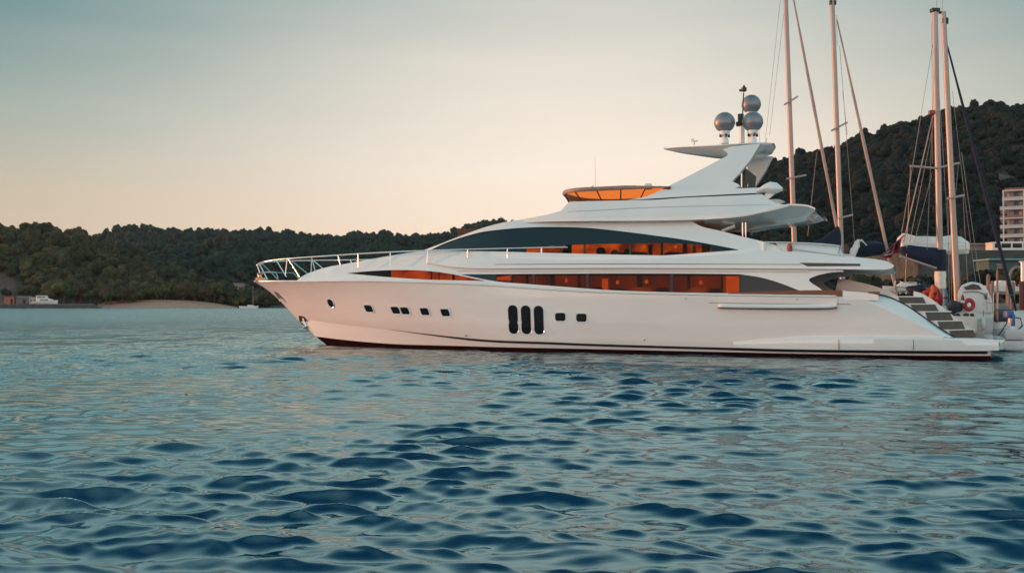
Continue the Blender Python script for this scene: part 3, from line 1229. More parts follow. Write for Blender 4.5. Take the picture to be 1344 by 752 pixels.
panel('air_vent', [(1049, 344.8), (1129, 346.2), (1129, 349.2), (1060, 349.7)], lambda x, z: yb(x, z) + .008, .03, mat('vent_grille', (.05, .04, .042), .5), band)
panel('drip_moulding', crv([(600, 352.5), (700, 352.6), (800, 352.2), (900, 352.4), (1000, 353), (1062, 354)], 4) + crv([(1062, 357), (1000, 356.7), (900, 356), (800, 356), (700, 356.4), (600, 355.5)], 4), lambda x, z: ym(x, z) + .05, .1, GREYW, band)


# upper house with the long arched window
def yu(x, z):
    b = hb(x, zsheer(x))
    q = max(0, x - 18.2) / 6.0
    base = (b - .42) * (1 - .55 * min(1, q) ** 1.6)
    return max(.06, base - .30 * max(0, z - 3.9))


roof_l = [(548, 331.5), (572, 322.5), (600, 311.5), (620, 304), (640, 297.3), (660, 292.5), (690, 288)]
UW = crv([(562, 329.6), (580, 321), (600, 313.6), (620, 307.6), (640, 303.4), (680, 299.4), (720, 298), (770, 299.2), (820, 304.2), (860, 309.3), (900, 315), (940, 322), (969, 327.7)]) \
    + crv([(969, 328.3), (930, 331.2), (880, 334.8), (830, 337.2), (780, 338.2), (735, 337.8), (690, 335.2), (640, 331.8), (600, 330.3), (562, 329.6)])[:-1]
arch = crv([(905, 288), (921, 297.5), (945, 303), (972, 310), (1000, 316.8), (1025, 323.5), (1050, 331.5)])
out_up = crv(roof_l) + [(800, 286), (870, 284)] + arch + [(1048, 340), (1000, 343), (900, 345), (760, 346), (640, 344), (590, 340)]
upper = panel('upper_deckhouse', out_up, yu, .14, GEL, yacht, [UW], smooth=30)
bm = bmesh.new()
roof(bm, crv(roof_l), yu, .06)
obj('windscreen_brow', bm, GEL, upper, smooth=60)
ug = panel('wheelhouse_window', UW, off(yu, .06), .015, glass_mat('wheelhouse_glass', (.70, .50, .26), .0), yacht)
# dark upper part and tinted ends (opaque tinted glass), glowing strip below
dk = crv([(560, 330.5), (600, 311), (640, 301), (720, 295.5), (770, 297), (820, 302), (860, 307), (900, 313), (940, 320), (973, 328.5)]) \
    + [(955, 330.5), (934, 331.5), (931, 322), (905, 320.6)] + crv([(905, 320.6), (870, 319.2), (820, 319.8), (780, 320.6), (740, 322), (700, 324.4), (691, 326.5)], 4)[1:] + [(690, 337), (640, 333.5), (600, 332)]
panel('tinted_glass', dk, off(yu, .045), .01, DGLASS, ug)
for px, w, y0 in ((709.8, .9, 297), (736, 2.6, 320), (767, 2.2, 319), (827, 2.4, 318), (868.5, 3, 306), (911, 3.4, 318)):
    panel('mullion', [(px - w / 2, y0), (px + w / 2, y0), (px + w / 2, 339), (px - w / 2, 339)], off(yu, .05), .06, RUB, ug)
ui = panel('wheelhouse_interior', [(680, 316), (940, 316), (940, 340), (680, 340)], off(yu, .55), .03, LIT, yacht, mirror=False)
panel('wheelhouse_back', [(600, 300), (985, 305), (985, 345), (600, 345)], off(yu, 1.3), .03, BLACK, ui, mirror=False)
for a, b, t_, m_ in ((782, 795, 325, BLACK), (818, 829, 326.5, BLACK), (738, 748, 324, BLACK), (801, 812, 328, TEAK)):
    panel('helm_seat', crv([(a, 338), (a + 1, t_ + 3), (a + 4, t_), (b - 4, t_), (b - 1, t_ + 3), (b, 338)], 3) + [(b, 340), (a, 340)], off(yu, .40), .06, m_, ui, mirror=False)


for a, b, t_, m_ in ((742, 750, 320, mat('maroon_curtain', (.05, .012, .012), .8)), (896, 902, 319, TEAK), (921, 932, 319, mat('amber_wood', (.25, .07, .015), .4)), (851, 856, 322, BLACK)):
    panel('partition', [(a, t_), (b, t_), (b, 340), (a, 340)], off(yu, .48), .03, m_, ui, mirror=False)
for a, b in ((705, 733), (808, 850), (872, 896)):
    panel('sideboard', [(a, 332.5), (a + 6, 331), (b - 6, 330.8), (b, 332), (b, 340), (a, 340)], off(yu, .44), .04, mat('dark_sideboard', (.04, .014, .006), .35), ui, mirror=False)
for a, b in ((720, 727), (757, 764), (842, 848), (884, 889)):
    panel('added_wall_lamp', [(a, 322.5), (b, 322.5), (b - 1, 326), (a + 1, 326)], off(yu, .50), .02, BRIGHT, ui, mirror=False)  # bright panels added as lamps to vary the flat orange window

# flybridge moulding
def yf_(x, z):
    q = max(0, x - 15.0) / 6.5
    b = 2.95 * (1 - .5 * min(1, q) ** 1.7)
    return max(.06, b - .30 * max(0, z - 5.45) + .0 - (.05 * max(0, 9 - x)))


fly_top = [(640, 297.4), (660, 292.2), (690, 287.2), (720, 281.5), (737, 276.4), (742, 270), (748, 265.0), (770, 264.2), (824, 263.2), (860, 262.5), (900, 259.5), (960, 257), (1000, 255)]
fly_aft = [(1000, 255), (1008, 261.5), (1018, 266), (1034, 270.5)]
fly_bot = crv([(1034, 271.5), (1000, 279.5), (970, 285), (930, 288), (860, 289.8), (780, 290.2), (720, 291), (680, 293), (640, 298.4)], 4)
fly = panel('flybridge', fly_top + fly_aft[1:] + fly_bot, yf_, .5, GEL, yacht, dz=.16, smooth=40)
bm = bmesh.new()
roof(bm, fly_top[:8], lambda x, z: yf_(x, z) - .02, .05)
obj('flybridge_front', bm, GEL, fly, smooth=60)
bm = bmesh.new()
roof(bm, [(740, 279), (800, 279), (900, 278), (1000, 276)], lambda x, z: yf_(x, z) - .05, .0)
obj('flybridge_deck', bm, GREYW, fly, smooth=60)
bm = bmesh.new()
roof(bm, crv([(640, 298.6), (680, 293.6), (720, 291.5), (780, 291), (860, 290.4), (935, 288.6)], 3), lambda x, z: yf_(x, z) - .03, -.10)
obj('flybridge_soffit', bm, GREYW, fly, smooth=60)
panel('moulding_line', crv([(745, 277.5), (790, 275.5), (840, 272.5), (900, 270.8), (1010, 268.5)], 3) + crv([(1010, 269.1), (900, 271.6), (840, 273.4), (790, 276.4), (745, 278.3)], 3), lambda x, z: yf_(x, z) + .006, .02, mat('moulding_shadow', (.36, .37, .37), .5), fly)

# overhanging aft wing of the flybridge with its hollow underside
bm = bmesh.new()
top_e = crv([(925, 288.5), (965, 284.5), (1000, 278.5), (1028, 270.8), (1045, 270), (1060, 271.3), (1070, 275.2)], 4)
low_e = crv([(921, 297.5), (940, 302.5), (968, 299.5), (1000, 294.2), (1030, 290.5), (1056, 287), (1070, 277.5)], 4)
rA = [on(a, b, lambda x, z: yf_(x, z) + .02) for a, b in top_e]
rB = [at(a, b, 1.55) for a, b in low_e]
rows = []
for a, b in zip(rA, rB):
    half = [a + Vector((0, 0, .06)), a, a.lerp(b, .33) - Vector((0, 0, .05)), a.lerp(b, .66) - Vector((0, 0, .05)), b]
    rows.append(half + [Vector((b.x, 0, b.z - .02))] + [Vector((q.x, -q.y, q.z)) for q in half[::-1]])
add_grid(bm, rows)
add_grid(bm, [[r_[0], Vector((r_[0].x, 0, r_[0].z + .06)), r_[-1]] for r_ in rows])
bmesh.ops.remove_doubles(bm, verts=bm.verts[:], dist=1e-4)
obj('aft_hardtop', bm, GEL, fly, smooth=60)
for px in (974.5,):
    a, b = at(px, 292, 2.3), at(px, 312, 2.3)
    bm = bmesh.new()
    for dx_ in (0, -.12):
        bm = bmesh.new()
        add_tube(bm, [a + Vector((dx_, 0, 0)), b + Vector((dx_, 0, 0))], .03, 8)
        obj('hardtop_support', bm, STEEL, fly)
bm = bmesh.new()
add_tube(bm, [at(948, 303, 2.2), at(965, 296.5, 2.2)], .07, 8)
mirror_obj(obj('soffit_brace', bm, GEL, fly))


# radar arch
def ya(x, z):
    return 2.55 - .30 * max(0, z - 6.2) - .02 * max(0, 9 - x)


fin = crv([(822, 263), (850, 257.5), (880, 243), (910, 228), (945, 209.5)], 3) + crv([(945, 209.5), (955, 204), (953, 199.5), (948, 197)], 3)[1:] + [(960, 192.5), (985, 190), (998, 189)] \
    + [(985, 210), (972, 226), (961, 238), (968, 241.5), (971, 243.8), (965, 247.5), (985, 246.8), (1003, 246.5), (1012, 250), (1000, 253.2), (960, 255), (900, 258), (860, 260.5)]
archp = panel('radar_arch', fin, ya, .32, GEL, yacht, dz=.3, smooth=35)
panel('arch_shadow_gap', [(822, 263.3), (860, 260.8), (900, 258.4), (960, 255.4), (1004, 253.4), (1003, 256), (960, 258), (900, 260.6), (860, 262.8)], lambda x, z: ya(x, z) - .05, .2, RUB, archp)
bm = bmesh.new()
wt = crv([(871, 194.2), (890, 192.6), (930, 190.8), (965, 188.8), (995, 187.2), (1014, 188)], 4)
wb = crv([(871, 195.6), (890, 198), (920, 201.5), (952, 206.5), (985, 199.5), (1014, 189.5)], 4)
rows = []
for (a, b), (c, d) in zip(wt, wb):
    yw = interp(a, [871, 885, 915, 945, 985, 1000, 1014], [.12, .8, 1.6, 2.0, 1.9, 1.5, .5])
    T = at(a, b, yw)
    dep = max(.03, T.z - at(c, d, yw).z)
    hz = [T, Vector((T.x, T.y + .02, T.z - .04)), Vector((T.x, T.y * .8, T.z - .04 - dep * .25)), Vector((T.x, T.y * .45, T.z - .03 - dep * .5))]
    rows.append(hz + [Vector((q.x, -q.y, q.z)) for q in hz[::-1]])
add_grid(bm, rows)
add_grid(bm, [[r_[0], Vector((r_[0].x, 0, r_[0].z + .06)), r_[-1]] for r_ in rows])
bmesh.ops.remove_doubles(bm, verts=bm.verts[:], dist=1e-4)
obj('radar_wing', bm, GEL, archp, smooth=60)
# small winglet pod on the tail of the arch
bm = bmesh.new()
rows = []
for px, py, rr in [(993, 252.5, .08), (1003, 247.5, .16), (1011, 246.3, .23), (1020, 247, .20), (1027.5, 248.5, .06)]:
    c = at(px, py, 2.45)
    rows.append([Vector((c.x, c.y + .2 * math.cos(k / 12 * 6.283), c.z + rr * math.sin(k / 12 * 6.283))) for k in range(12)])
vs = add_grid(bm, rows, True)
bm.faces.new(vs[0]), bm.faces.new(vs[-1])
pod = obj('wing_pod', bm, GEL, archp, smooth=50)
bm = bmesh.new()
add_prism(bm, [at(*q, 2.40) for q in ((1007, 249), (1021, 250.5), (1004, 264.5), (991, 263.5))], Vector((0, 0, 0)), Vector((0, -.22, 0)))
obj('pod_strut', bm, GEL, pod, smooth=30)
# dark locker and tubes between the arch legs
bm = bmesh.new()
add_prism(bm, [at(*q, 1.9) for q in ((962, 238), (975, 221), (979, 221), (976, 246), (966, 246))], Vector((0, 0, 0)), Vector((0, -2.8, 0)))
obj('arch_locker', bm, RUB, archp)
bm = bmesh.new()
add_tube(bm, [at(973, 246, 1.9), at(973, 224, 1.9)], .05, 8)
obj('arch_strut', bm, STEEL, archp)
bm = bmesh.new()
add_tube(bm, [at(981, 245, 1.0), at(980, 212, 1.0)], .03, 8)
obj('arch_strut', bm, STEEL, archp)

# satellite domes, light mast, small aerials
def dome(px, py, rpx, y, foot):
    c = at(px, py, y)
    r_ = rpx * (at(px + 1, py, y) - c).length * .93
    zt = at(px, foot, y).z
    bm = bmesh.new()
    bmesh.ops.create_uvsphere(bm, u_segments=36, v_segments=24, radius=r_, matrix=Matrix.Translation(c))
    d = obj('satellite_dome', bm, SILVER, yacht, smooth=60)
    bm = bmesh.new()
    add_lathe(bm, [(r_ * 1.004, -.025), (r_ * 1.012, 0), (r_ * 1.004, .025)], c - Vector((0, 0, r_ * .12)), 36)
    obj('dome_seam', bm, SILVER, d, smooth=60)
    bm = bmesh.new()
    h = c.z - r_ - zt
    add_lathe(bm, [(.17, 0), (.15, h * .45), (.10, h * .5), (.10, h * .75), (.19, h * .8), (.22, h + .06)], Vector((c.x, c.y, zt)), 14)
    obj('dome_pedestal', bm, GREYW, d, smooth=40)
    for k in range(4):
        bm = bmesh.new()
        a = k * 1.57 + .5
        add_box(bm, Vector((c.x + .17 * math.cos(a), c.y + .17 * math.sin(a), zt + h * .72)), (.09, .07, .13), a, .01)
        obj('dome_bracket', bm, RUB, d)


dome(951, 161, 14.6, 1.0, 189)
dome(988, 160.2, 14.6, 1.0, 188)
dome(986, 137.2, 13.6, -.8, 188)
bm = bmesh.new()
a = at(974, 188, .2)
add_tube(bm, [a, at(974, 152, .2)], [.11, .09], 10)
lm = obj('light_mast', bm, GREYW, yacht)
bm = bmesh.new()
add_tube(bm, [at(974.5, 156, .2), at(976, 122, .2)], .025, 6)
add_box(bm, at(972.5, 158, .2), (.22, .3, .5), 0, .03)
add_box(bm, at(971, 163, .2), (.3, .2, .18), 0, .03)
obj('mast_pole', bm, RUB, lm)
bm = bmesh.new()
c = at(976.5, 117, .2)
add_lathe(bm, [(.05, -.12), (.11, -.08), (.11, .04), (.06, .07), (.02, .16)], c, 10)
add_box(bm, c + Vector((.12, 0, -.05)), (.14, .1, .1), 0, .02)
obj('mast_lamp', bm, RUB, lm)
bm = bmesh.new()
c = at(911, 190.5, .3)
add_tube(bm, [c, at(911, 184.5, .3)], .04, 8)
add_box(bm, at(911.5, 185.5, .3), (.28, .1, .045), 0, .01)
add_box(bm, at(909, 183.3, .3), (.1, .1, .05), 0, .01)
obj('radio_aerial', bm, GREYW, yacht)
bm = bmesh.new()
for px, py, p2, q2, y_, r1, r2 in ((781.5, 244, 781, 205, -.5, .014, .006), (1005, 187.5, 1006, 182, .5, .05, .03), (997, 187, 997, 172, .8, .014, .008)):
    bm = bmesh.new()
    add_tube(bm, [at(px, py, y_), at(p2, q2, y_)], [r1, r2], 5)
    obj('whip_aerial', bm, GREYW, yacht)

# flybridge windscreen: raked amber panes under a padded rim
NP = 9


def px_of(p):
    w = ROOT + Matrix.Rotation(YAW, 3, 'Z') @ p - Vector((0, 0, CAMZ))
    return CX + F * w.x / (w.y * cp + w.z * sp)


def scr_plan(xa, xf, hw, z, t):
    s_ = abs(t)
    if s_ > .42:
        u = (1 - s_) / .58
        x, y = xa + (xf - 1.5 - xa) * u, hw
    else:
        an = (1 - s_ / .42) * math.pi / 2
        x, y = xf - 1.5 + 1.5 * math.sin(an), hw * math.cos(an) ** .8
    return Vector((x, y * (1 if t < 0 else -1), z))


def scr_fit(xa, hw, z, target):
    lo, hi = xa, xa + 12
    for _ in range(40):
        mid_ = (lo + hi) / 2
        m_ = min(px_of(scr_plan(xa, mid_, hw, z, -1 + k / 30)) for k in range(61))
        if m_ > target:
            lo = mid_
        else:
            hi = mid_
    return lo


SCR = []
for xa_, hw_, z_, tg in ((at(862, 258, 2.4).x, 2.15, at(790, 264, 2.15).z - .04, 749), (at(880, 249, 2.5).x, 2.5, at(790, 250.0, 2.5).z, 740)):
    SCR.append((xa_, scr_fit(xa_, hw_, z_, tg), hw_, z_))


def scr(v, i, n):
    """U-shaped plan from the port side round the front to starboard; v: 0 bottom, 1 top"""
    return scr_plan(*SCR[v], -1 + 2 * i / (n - 1))


NW = 61
bm = bmesh.new()
add_grid(bm, [[scr(0, i, NW).lerp(scr(1, i, NW), k / 4) for i in range(NW)] for k in range(5)])
ws = obj('windscreen', bm, AMBER, fly, smooth=60)
bm = bmesh.new()
for i in range(0, NW, 5):
    b2 = bmesh.new()
    add_tube(b2, [scr(0, i, NW), scr(1, i, NW)], .028, 6)
    obj('screen_post', b2, RUB, ws)
add_tube(bm, [scr(0, i, NW) for i in range(NW)], .03, 6)
obj('screen_frame', bm, RUB, ws)
bm = bmesh.new()
rows = []
for i in range(NW):
    p = scr(1, i, NW)
    d = Vector((p.x - at(800, 250, 0).x, p.y * 1.0, 0)).normalized()
    thin = min(1, .25 + min(i, NW - 1 - i) / 12)
    rows.append([p + d * (.07 * math.cos(k / 10 * 6.283)) + Vector((0, 0, .07 * thin + .09 * thin * math.sin(k / 10 * 6.283))) for k in range(10)])
vs = add_grid(bm, rows, True)
obj('padded_rim', bm, mat('taupe_leather', (.27, .175, .135), .55, var=.2, vscale=4), ws, smooth=60)
bm = bmesh.new()
add_box(bm, at(851, 245, .8), (.3, .5, .22), .2, .05)
obj('rim_locker', bm, GREYW, ws)
for q in ([(829, 249), (830, 245), (833, 243.5)], [(776, 246), (779, 243.6)]):
    bm = bmesh.new()
    add_tube(bm, [at(*v, 1.2) for v in q], .03, 6)
    obj('grab_handle', bm, GREYW, ws)

# bow rail
def rail_pts():
    return crv([(337.5, 347.5), (345, 344), (361, 341.2), (378, 339.6), (409, 337.3), (444, 335), (470, 333.3), (512, 331), (561, 329), (614, 327.3), (666, 326), (711, 325), (745, 324.6)], 3)


def yrail(x, z):
    return max(.12, hb(x, zsheer(x)) - .16 - .1 * max(0, z - zsheer(x)))


rail = bmesh.new()
pp = [on(a, b, yrail) for a, b in rail_pts()]
tip = pp[0]
add_tube(rail, pp[::-1] + [Vector((tip.x + .12, 0, tip.z))] + [Vector((p.x, -p.y, p.z)) for p in pp], .032, 8)
mid = [on(a, b, yrail) for a, b in ((340, 358), (352, 357), (362, 357), (365, 365))]
railo = obj('bow_rail', rail, STEEL, yacht, smooth=60)
for (a, b), (c, d) in (((337.5, 347.5), (344, 366)), ((340, 346), (351, 367)), ((362.5, 341.5), (376, 363.5)), ((377, 340), (374.5, 361.5)), ((378.5, 340), (393.5, 363.5)), ((409, 337.3), (414, 356.5)),
                       ((444, 335), (447, 348.5)), ((470, 333.3), (470, 350.5)), ((512.3, 331), (511.8, 348.5)), ((561.5, 329), (560.8, 345.5)), ((614, 327.3), (614, 343)), ((666, 326), (666, 342.5)), ((711, 325), (711, 341.5))):
    bm = bmesh.new()
    add_tube(bm, [on(a, b, yrail), on(c, d, yrail)], .028, 6)
    mirror_obj(obj('stanchion', bm, STEEL, railo, smooth=60))
bm = bmesh.new()
add_tube(bm, mid, .024, 6)
mirror_obj(obj('lower_rail', bm, STEEL, railo, smooth=60))
# windlass and bow roller
bm = bmesh.new()
c = on(341, 364.5, lambda x, z: .15)
add_lathe(bm, [(.16, -.2), (.16, 0), (.10, .04), (.10, .14), (.17, .18), (.1, .24)], c, 12)
add_box(bm, c + Vector((-.15, .05, -.1)), (.6, .25, .2), .3, .04)
obj('windlass', bm, mat('bronze_windlass', (.45, .25, .18), .3, .7), yacht)

# aft upper-deck rail, cushions and windbreak
bm = bmesh.new()
rp_ = [on(a, b, yb) for a, b in crv([(1004, 318), (1040, 318.6), (1075, 320.3), (1103, 323)], 3)]
lp_ = [on(a, b, yb) for a, b in crv([(1040, 326.5), (1070, 331), (1108, 336.5)], 3)]
add_tube(bm, rp_ + [on(1100.5, 335.5, yb)], .033, 8)
ar = obj('aft_deck_rail', bm, STEEL, yacht, smooth=60)
bm = bmesh.new()
add_tube(bm, lp_, .025, 8)
obj('lower_rail', bm, STEEL, ar, smooth=60)
bm = bmesh.new()
add_tube(bm, [on(1005, 318, yb), on(1005, 328, yb)], .025, 6)
obj('stanchion', bm, STEEL, ar, smooth=60)
panel('windbreak', [(1018, 319.2), (1040, 319.4), (1075, 321), (1102, 324), (1108, 338), (1060, 333.5), (1030, 332)], lambda x, z: yb(x, z) - .12, .02, GEL, ar)
bm = bmesh.new()
bmesh.ops.create_icosphere(bm, subdivisions=3, radius=.12, matrix=Matrix.Translation(on(1036.5, 326.5, lambda x, z: yb(x, z) - .05)) @ Matrix.Diagonal((.8, 1, 1.9, 1)))
obj('rope_bundle', bm, mat('faded_red_rope', (.30, .08, .07), .9, bump=.8, bscale=30), ar, smooth=60)

# ---- stern: wing, stairs, platform
E2 = crv([(1152, 387.2), (1168, 391.5), (1190, 402), (1215, 419), (1240, 436), (1263, 448.5)], 5)
E1 = [(1128, 390.5), (1145, 397.9), (1165, 407.2), (1190, 418.9), (1215, 430.7), (1238, 441.5)]
E1 = crv(E1, 5)
bm = bmesh.new()
rA = [on(a, b, hb) + Vector((0, .004, 0)) for a, b in E1]
rB = [at(a, b, 2.98) for a, b in E2]
rows = [[a - Vector((0, .0, .03)), a, a.lerp(b, .5) + Vector((0, .03, .03)), b, b - Vector((0, .16, .02)), b - Vector((0, .17, .5))] for a, b in zip(rA, rB)]
add_grid(bm, rows)
wing = obj('stern_wing', bm, GEL, yacht, smooth=40)
mirror_obj(wing)
bm = bmesh.new()
add_tube(bm, [at(1140, 386.6, 3.1) + Vector((0, 0, .03))] + [p + Vector((0, -.02, .03)) for p in rB], .028, 6)
obj('safety_rope', bm, ROPE, wing)
bm = bmesh.new()  # top of the bulwark between deckhouse and wing
rows = []
for a, b in crv([(1106, 381.5), (1125, 383), (1140, 384.8), (1153, 387.3)], 3):
    p = on(a, b, hb)
    q = on(a, 390.5, hb)
    rows.append([Vector((p.x, q.y + .006, min(q.z, p.z) - .1)), Vector((p.x, p.y, p.z)), Vector((p.x, p.y - .35, p.z + .01)), Vector((p.x, p.y - .36, p.z - .8))])
add_grid(bm, rows)
mirror_obj(obj('aft_bulwark', bm, GEL, yacht, smooth=40))
bm = bmesh.new()
add_box(bm, at(1147, 386, 3.0) + Vector((0, 0, .02)), (.4, .2, .14), 0, .03)
obj('fairlead', bm, TEAK, wing)

# cockpit floor, back bulkhead and transom
xt = at(1262, 444, 2.4).x
bm = bmesh.new()
zc_ = 1.45
add_box(bm, Vector((6.4, 0, zc_ - .3)), (6.4, 6.0, .3))
obj('cockpit_floor', bm, TEAK, yacht)
bm = bmesh.new()
add_box(bm, Vector((9.4, 0, 2.7)), (.1, 6.2, 2.3))
obj('cockpit_door_wall', bm, DGLASS, yacht)
bm = bmesh.new()
poly = [Vector((3.3, 0, .6)), Vector((3.3, 0, 2.0)), Vector((3.0, 0, 2.08)), Vector((1.75, 0, .6))]
add_prism(bm, poly, Vector((0, 1.75, 0)), Vector((0, -1.75, 0)))
obj('transom', bm, GEL, yacht)
# starboard stair coaming seen across the cockpit
bm = bmesh.new()
pl = [at(a, b, -3.0) for a, b in [(1096, 384)] + crv([(1100, 366), (1112, 367.3), (1135, 372), (1155, 378), (1176, 386.5)], 4) + [(1176, 395), (1096, 395)]]
add_prism(bm, pl, Vector((0, 0, 0)), Vector((0, -.2, 0)))
obj('cockpit_coaming', bm, GEL, yacht, smooth=40)
tops = [(1196, 391), (1212, 400.5), (1231, 410.5), (1247, 422.5), (1262, 434)]
bots = [400, 409.5, 420.5, 432.8, 445]
stairs = None
risers = []
for k, ((px, py), pb) in enumerate(zip(tops, bots)):
    T_ = at(px, py - 2, 1.9)
    Bz = at(px, pb, 1.9).z
    c = Vector((T_.x, 1.9, 0))
    f0, f1 = c + Vector((.46, .92, 0)), c + Vector((-.42, -.50, 0))     # riser faces aft and outboard
    ex = Vector((1.6, -.2, 0))
    quad = [f0, f1, f1 + ex, f0 + ex]
    zt = T_.z
    zb = .5 if k == 0 else Bz - .02
    bm = bmesh.new()
    add_prism(bm, [Vector((q.x, q.y, zb if k else .5)) for q in quad], Vector((0, 0, 0)), Vector((0, 0, zt - (zb if k else .5))))
    nose = [f0 + Vector((-.03, .03, 0)), f1 + Vector((-.05, .0, 0)), f1 + ex, f0 + ex]
    add_prism(bm, [Vector((q.x, q.y, zt - .03)) for q in nose], Vector((0, 0, 0)), Vector((0, 0, .035)))
    st = obj('stair_step', bm, GEL, yacht)
    nn = Vector((-(f0 - f1).y, (f0 - f1).x, 0)).normalized() * .012
    dq = [f0.lerp(f1, .03) + nn, f0.lerp(f1, .97) + nn]
    dk_ = bmesh.new()
    dk_.faces.new([dk_.verts.new((q.x, q.y, z)) for q, z in ((dq[0] + Vector((-.16, -.16, 0)), Bz - .05), (dq[1] + Vector((-.16, -.16, 0)), Bz - .05), (dq[1], zt - .035), (dq[0], zt - .035))])
    rs = obj('riser', dk_, mat('dark_teak_riser', (.075, .048, .036), .6, var=.3, vscale=5), st)
    sm = mirror_obj(st)
    mirror_obj(rs, sm)
# sloping white coaming on the inboard side of the stairs
bm = bmesh.new()
up = crv([(1199, 382), (1213, 386.5), (1234, 401), (1258, 420), (1277, 436), (1281, 444)], 4)
pl = [at(a, b, 1.25) for a, b in up] + [at(1262, 446, 1.25), at(1199, 396, 1.25)]
add_prism(bm, pl, Vector((0, 0, 0)), Vector((0, -.3, 0)))
mirror_obj(obj('stair_coaming', bm, GEL, yacht, smooth=30))

# stern sponson and swim platform
def sp_y(x):
    return 3.32 + .16 * min(1, max(0, (9 - x) / 4)) - .034 * max(0, 3 - x) ** 2


sw_top = [(962, 447.6), (985, 445.8), (1020, 443.2), (1050, 441.2), (1090, 440.8), (1150, 441.2), (1200, 441.8), (1250, 443), (1285, 444.4), (1311, 445.6)]
tp = [on(a, b, lambda x, z: sp_y(x)) for a, b in crv(sw_top, 4)]
rows = []
for i, p in enumerate(tp):
    x = p.x
    zt = p.z
    zbt = max(zch(max(x, .4)) + .02, .3) if x > .2 else .36
    y = sp_y(x)
    yi = min(hb(max(x, .2), zt) - .05, y - .1)
    fat = min(1, max(.0, (9.0 - x) / 2.5))
    rows.append([Vector((x, yi - .4, zt + .0)), Vector((x, yi, zt)), Vector((x, yi + (y - yi) * .75, zt - .02)), Vector((x, yi + (y - yi) * (1), zt - .06 - .03 * fat)),
                 Vector((x, y - (y - yi) * .06, zt * .35 + zbt * .65)), Vector((x, y - (y - yi) * .2, zbt)), Vector((x, yi - .2, zbt - .02))])
bm = bmesh.new()
add_grid(bm, rows)
add_grid(bm, mirror_rows(rows))
# rounded aft end of the platform and its flat top
x_e = tp[0].x
e0 = sorted(rows, key=lambda r: r[0].x)[0]
ends = []
zt_ = e0[1].z
for k in range(0, 25):
    a = k / 24
    y = e0[3].y * (1 - 2 * a)
    bul = -.36 * (1 - abs(1 - 2 * a) ** 3)
    x_ = e0[2].x
    ends.append([Vector((x_ + 1.2, y * .97, zt_ + .012)), Vector((x_ + .06 + bul, y * .985, zt_ + .005)), Vector((x_ + bul, y, zt_ - .05)), Vector((x_ - .03 + bul, y, zt_ - .16)), Vector((x_ + .03 + bul, y * .995, .37)), Vector((x_ + .6, y * .97, .34))])
add_grid(bm, ends)
add_grid(bm, [[Vector((x, s * 3.1, zt_ + .008 - .002 * abs(s))) for s in np.linspace(1, -1, 5)] for x in (.0, 1.0, 2.2, 3.4)])
plat = obj('swim_platform', bm, GEL, yacht, smooth=40)
bm = bmesh.new()
add_box(bm, Vector((.85, 0, zt_ + .02)), (1.4, 5.4, .02))
obj('teak_platform_deck', bm, TEAK, plat)
for px in (1101, 1199):
    p0 = on(px, 447, lambda x, z: sp_y(x))
    bm = bmesh.new()
    add_box(bm, p0 + Vector((0, -.018, -.15)), (.022, .05, .36))
    obj('panel_joint', bm, mat('groove_shadow', (.16, .14, .13)), plat)
bm = bmesh.new()
add_box(bm, Vector((1.7, 0, .1)), (2.0, 5.4, .5))
obj('platform_underside', bm, ANTIF, plat)
# mooring line from the platform to the pontoon

# ------------------------------------------------------------------ the marina on the right
def loc_fn(o):
    """world -> local for a thing whose transform is a translation and a turn about z"""
    M_ = (Matrix.Translation(o.location) @ Matrix.Rotation(o.rotation_euler.z, 4, 'Z')).inverted()
    return lambda v: M_ @ Vector(v)


HULLW = mat('sailboat_gelcoat', (.62, .60, .58), .35, var=.07, vscale=.8)
DECKW = mat('sailboat_deck', (.55, .54, .52), .6, var=.08, vscale=1.5)


def sail_hull(t, L_, b, free, D=1.0):
    """t: the boat's Empty; hull from x=-.62L (stern) to .38L (bow)"""
    bm = bmesh.new()
    rows = []
    n = 24
    for i in range(n + 1):
        u = i / n
        x = -.62 * L_ + L_ * u
        w = b / 2 * (.74 + .26 * math.sin(math.pi * min(1, u / .9) * .5)) * (1 if u < .45 else max(0.02, 1 - ((u - .45) / .55) ** 2.1))
        sh = free * (1 - .18 * math.sin(math.pi * u) + .12 * u)
        xo = .05 * L_ * max(0, u - .8) / .2
        row = []
        for f, k in ((0, .0), (.0, .45), (.18, .8), (.55, .96), (1, 1.0)):
            z = -.45 + (sh + .45) * f
            row.append(Vector((x - xo * (1 - f), w * k, z)))
        rows.append(row[::-1] + [Vector((p.x, -p.y, p.z)) for p in row[1:]])
    vs = add_grid(bm, rows)
    bm.faces.new(vs[0])
    for a, c in zip(vs[:-1], vs[1:]):
        bm.faces.new((a[0], c[0], c[-1], a[-1]))
    return obj('hull', bm, HULLW, t, smooth=40)


def wire(t, a, b, r=.012, name='stay', m=None):
    bm = bmesh.new()
    add_tube(bm, [a, b], r, 5)
    return obj(name, bm, m or WIRE, t)


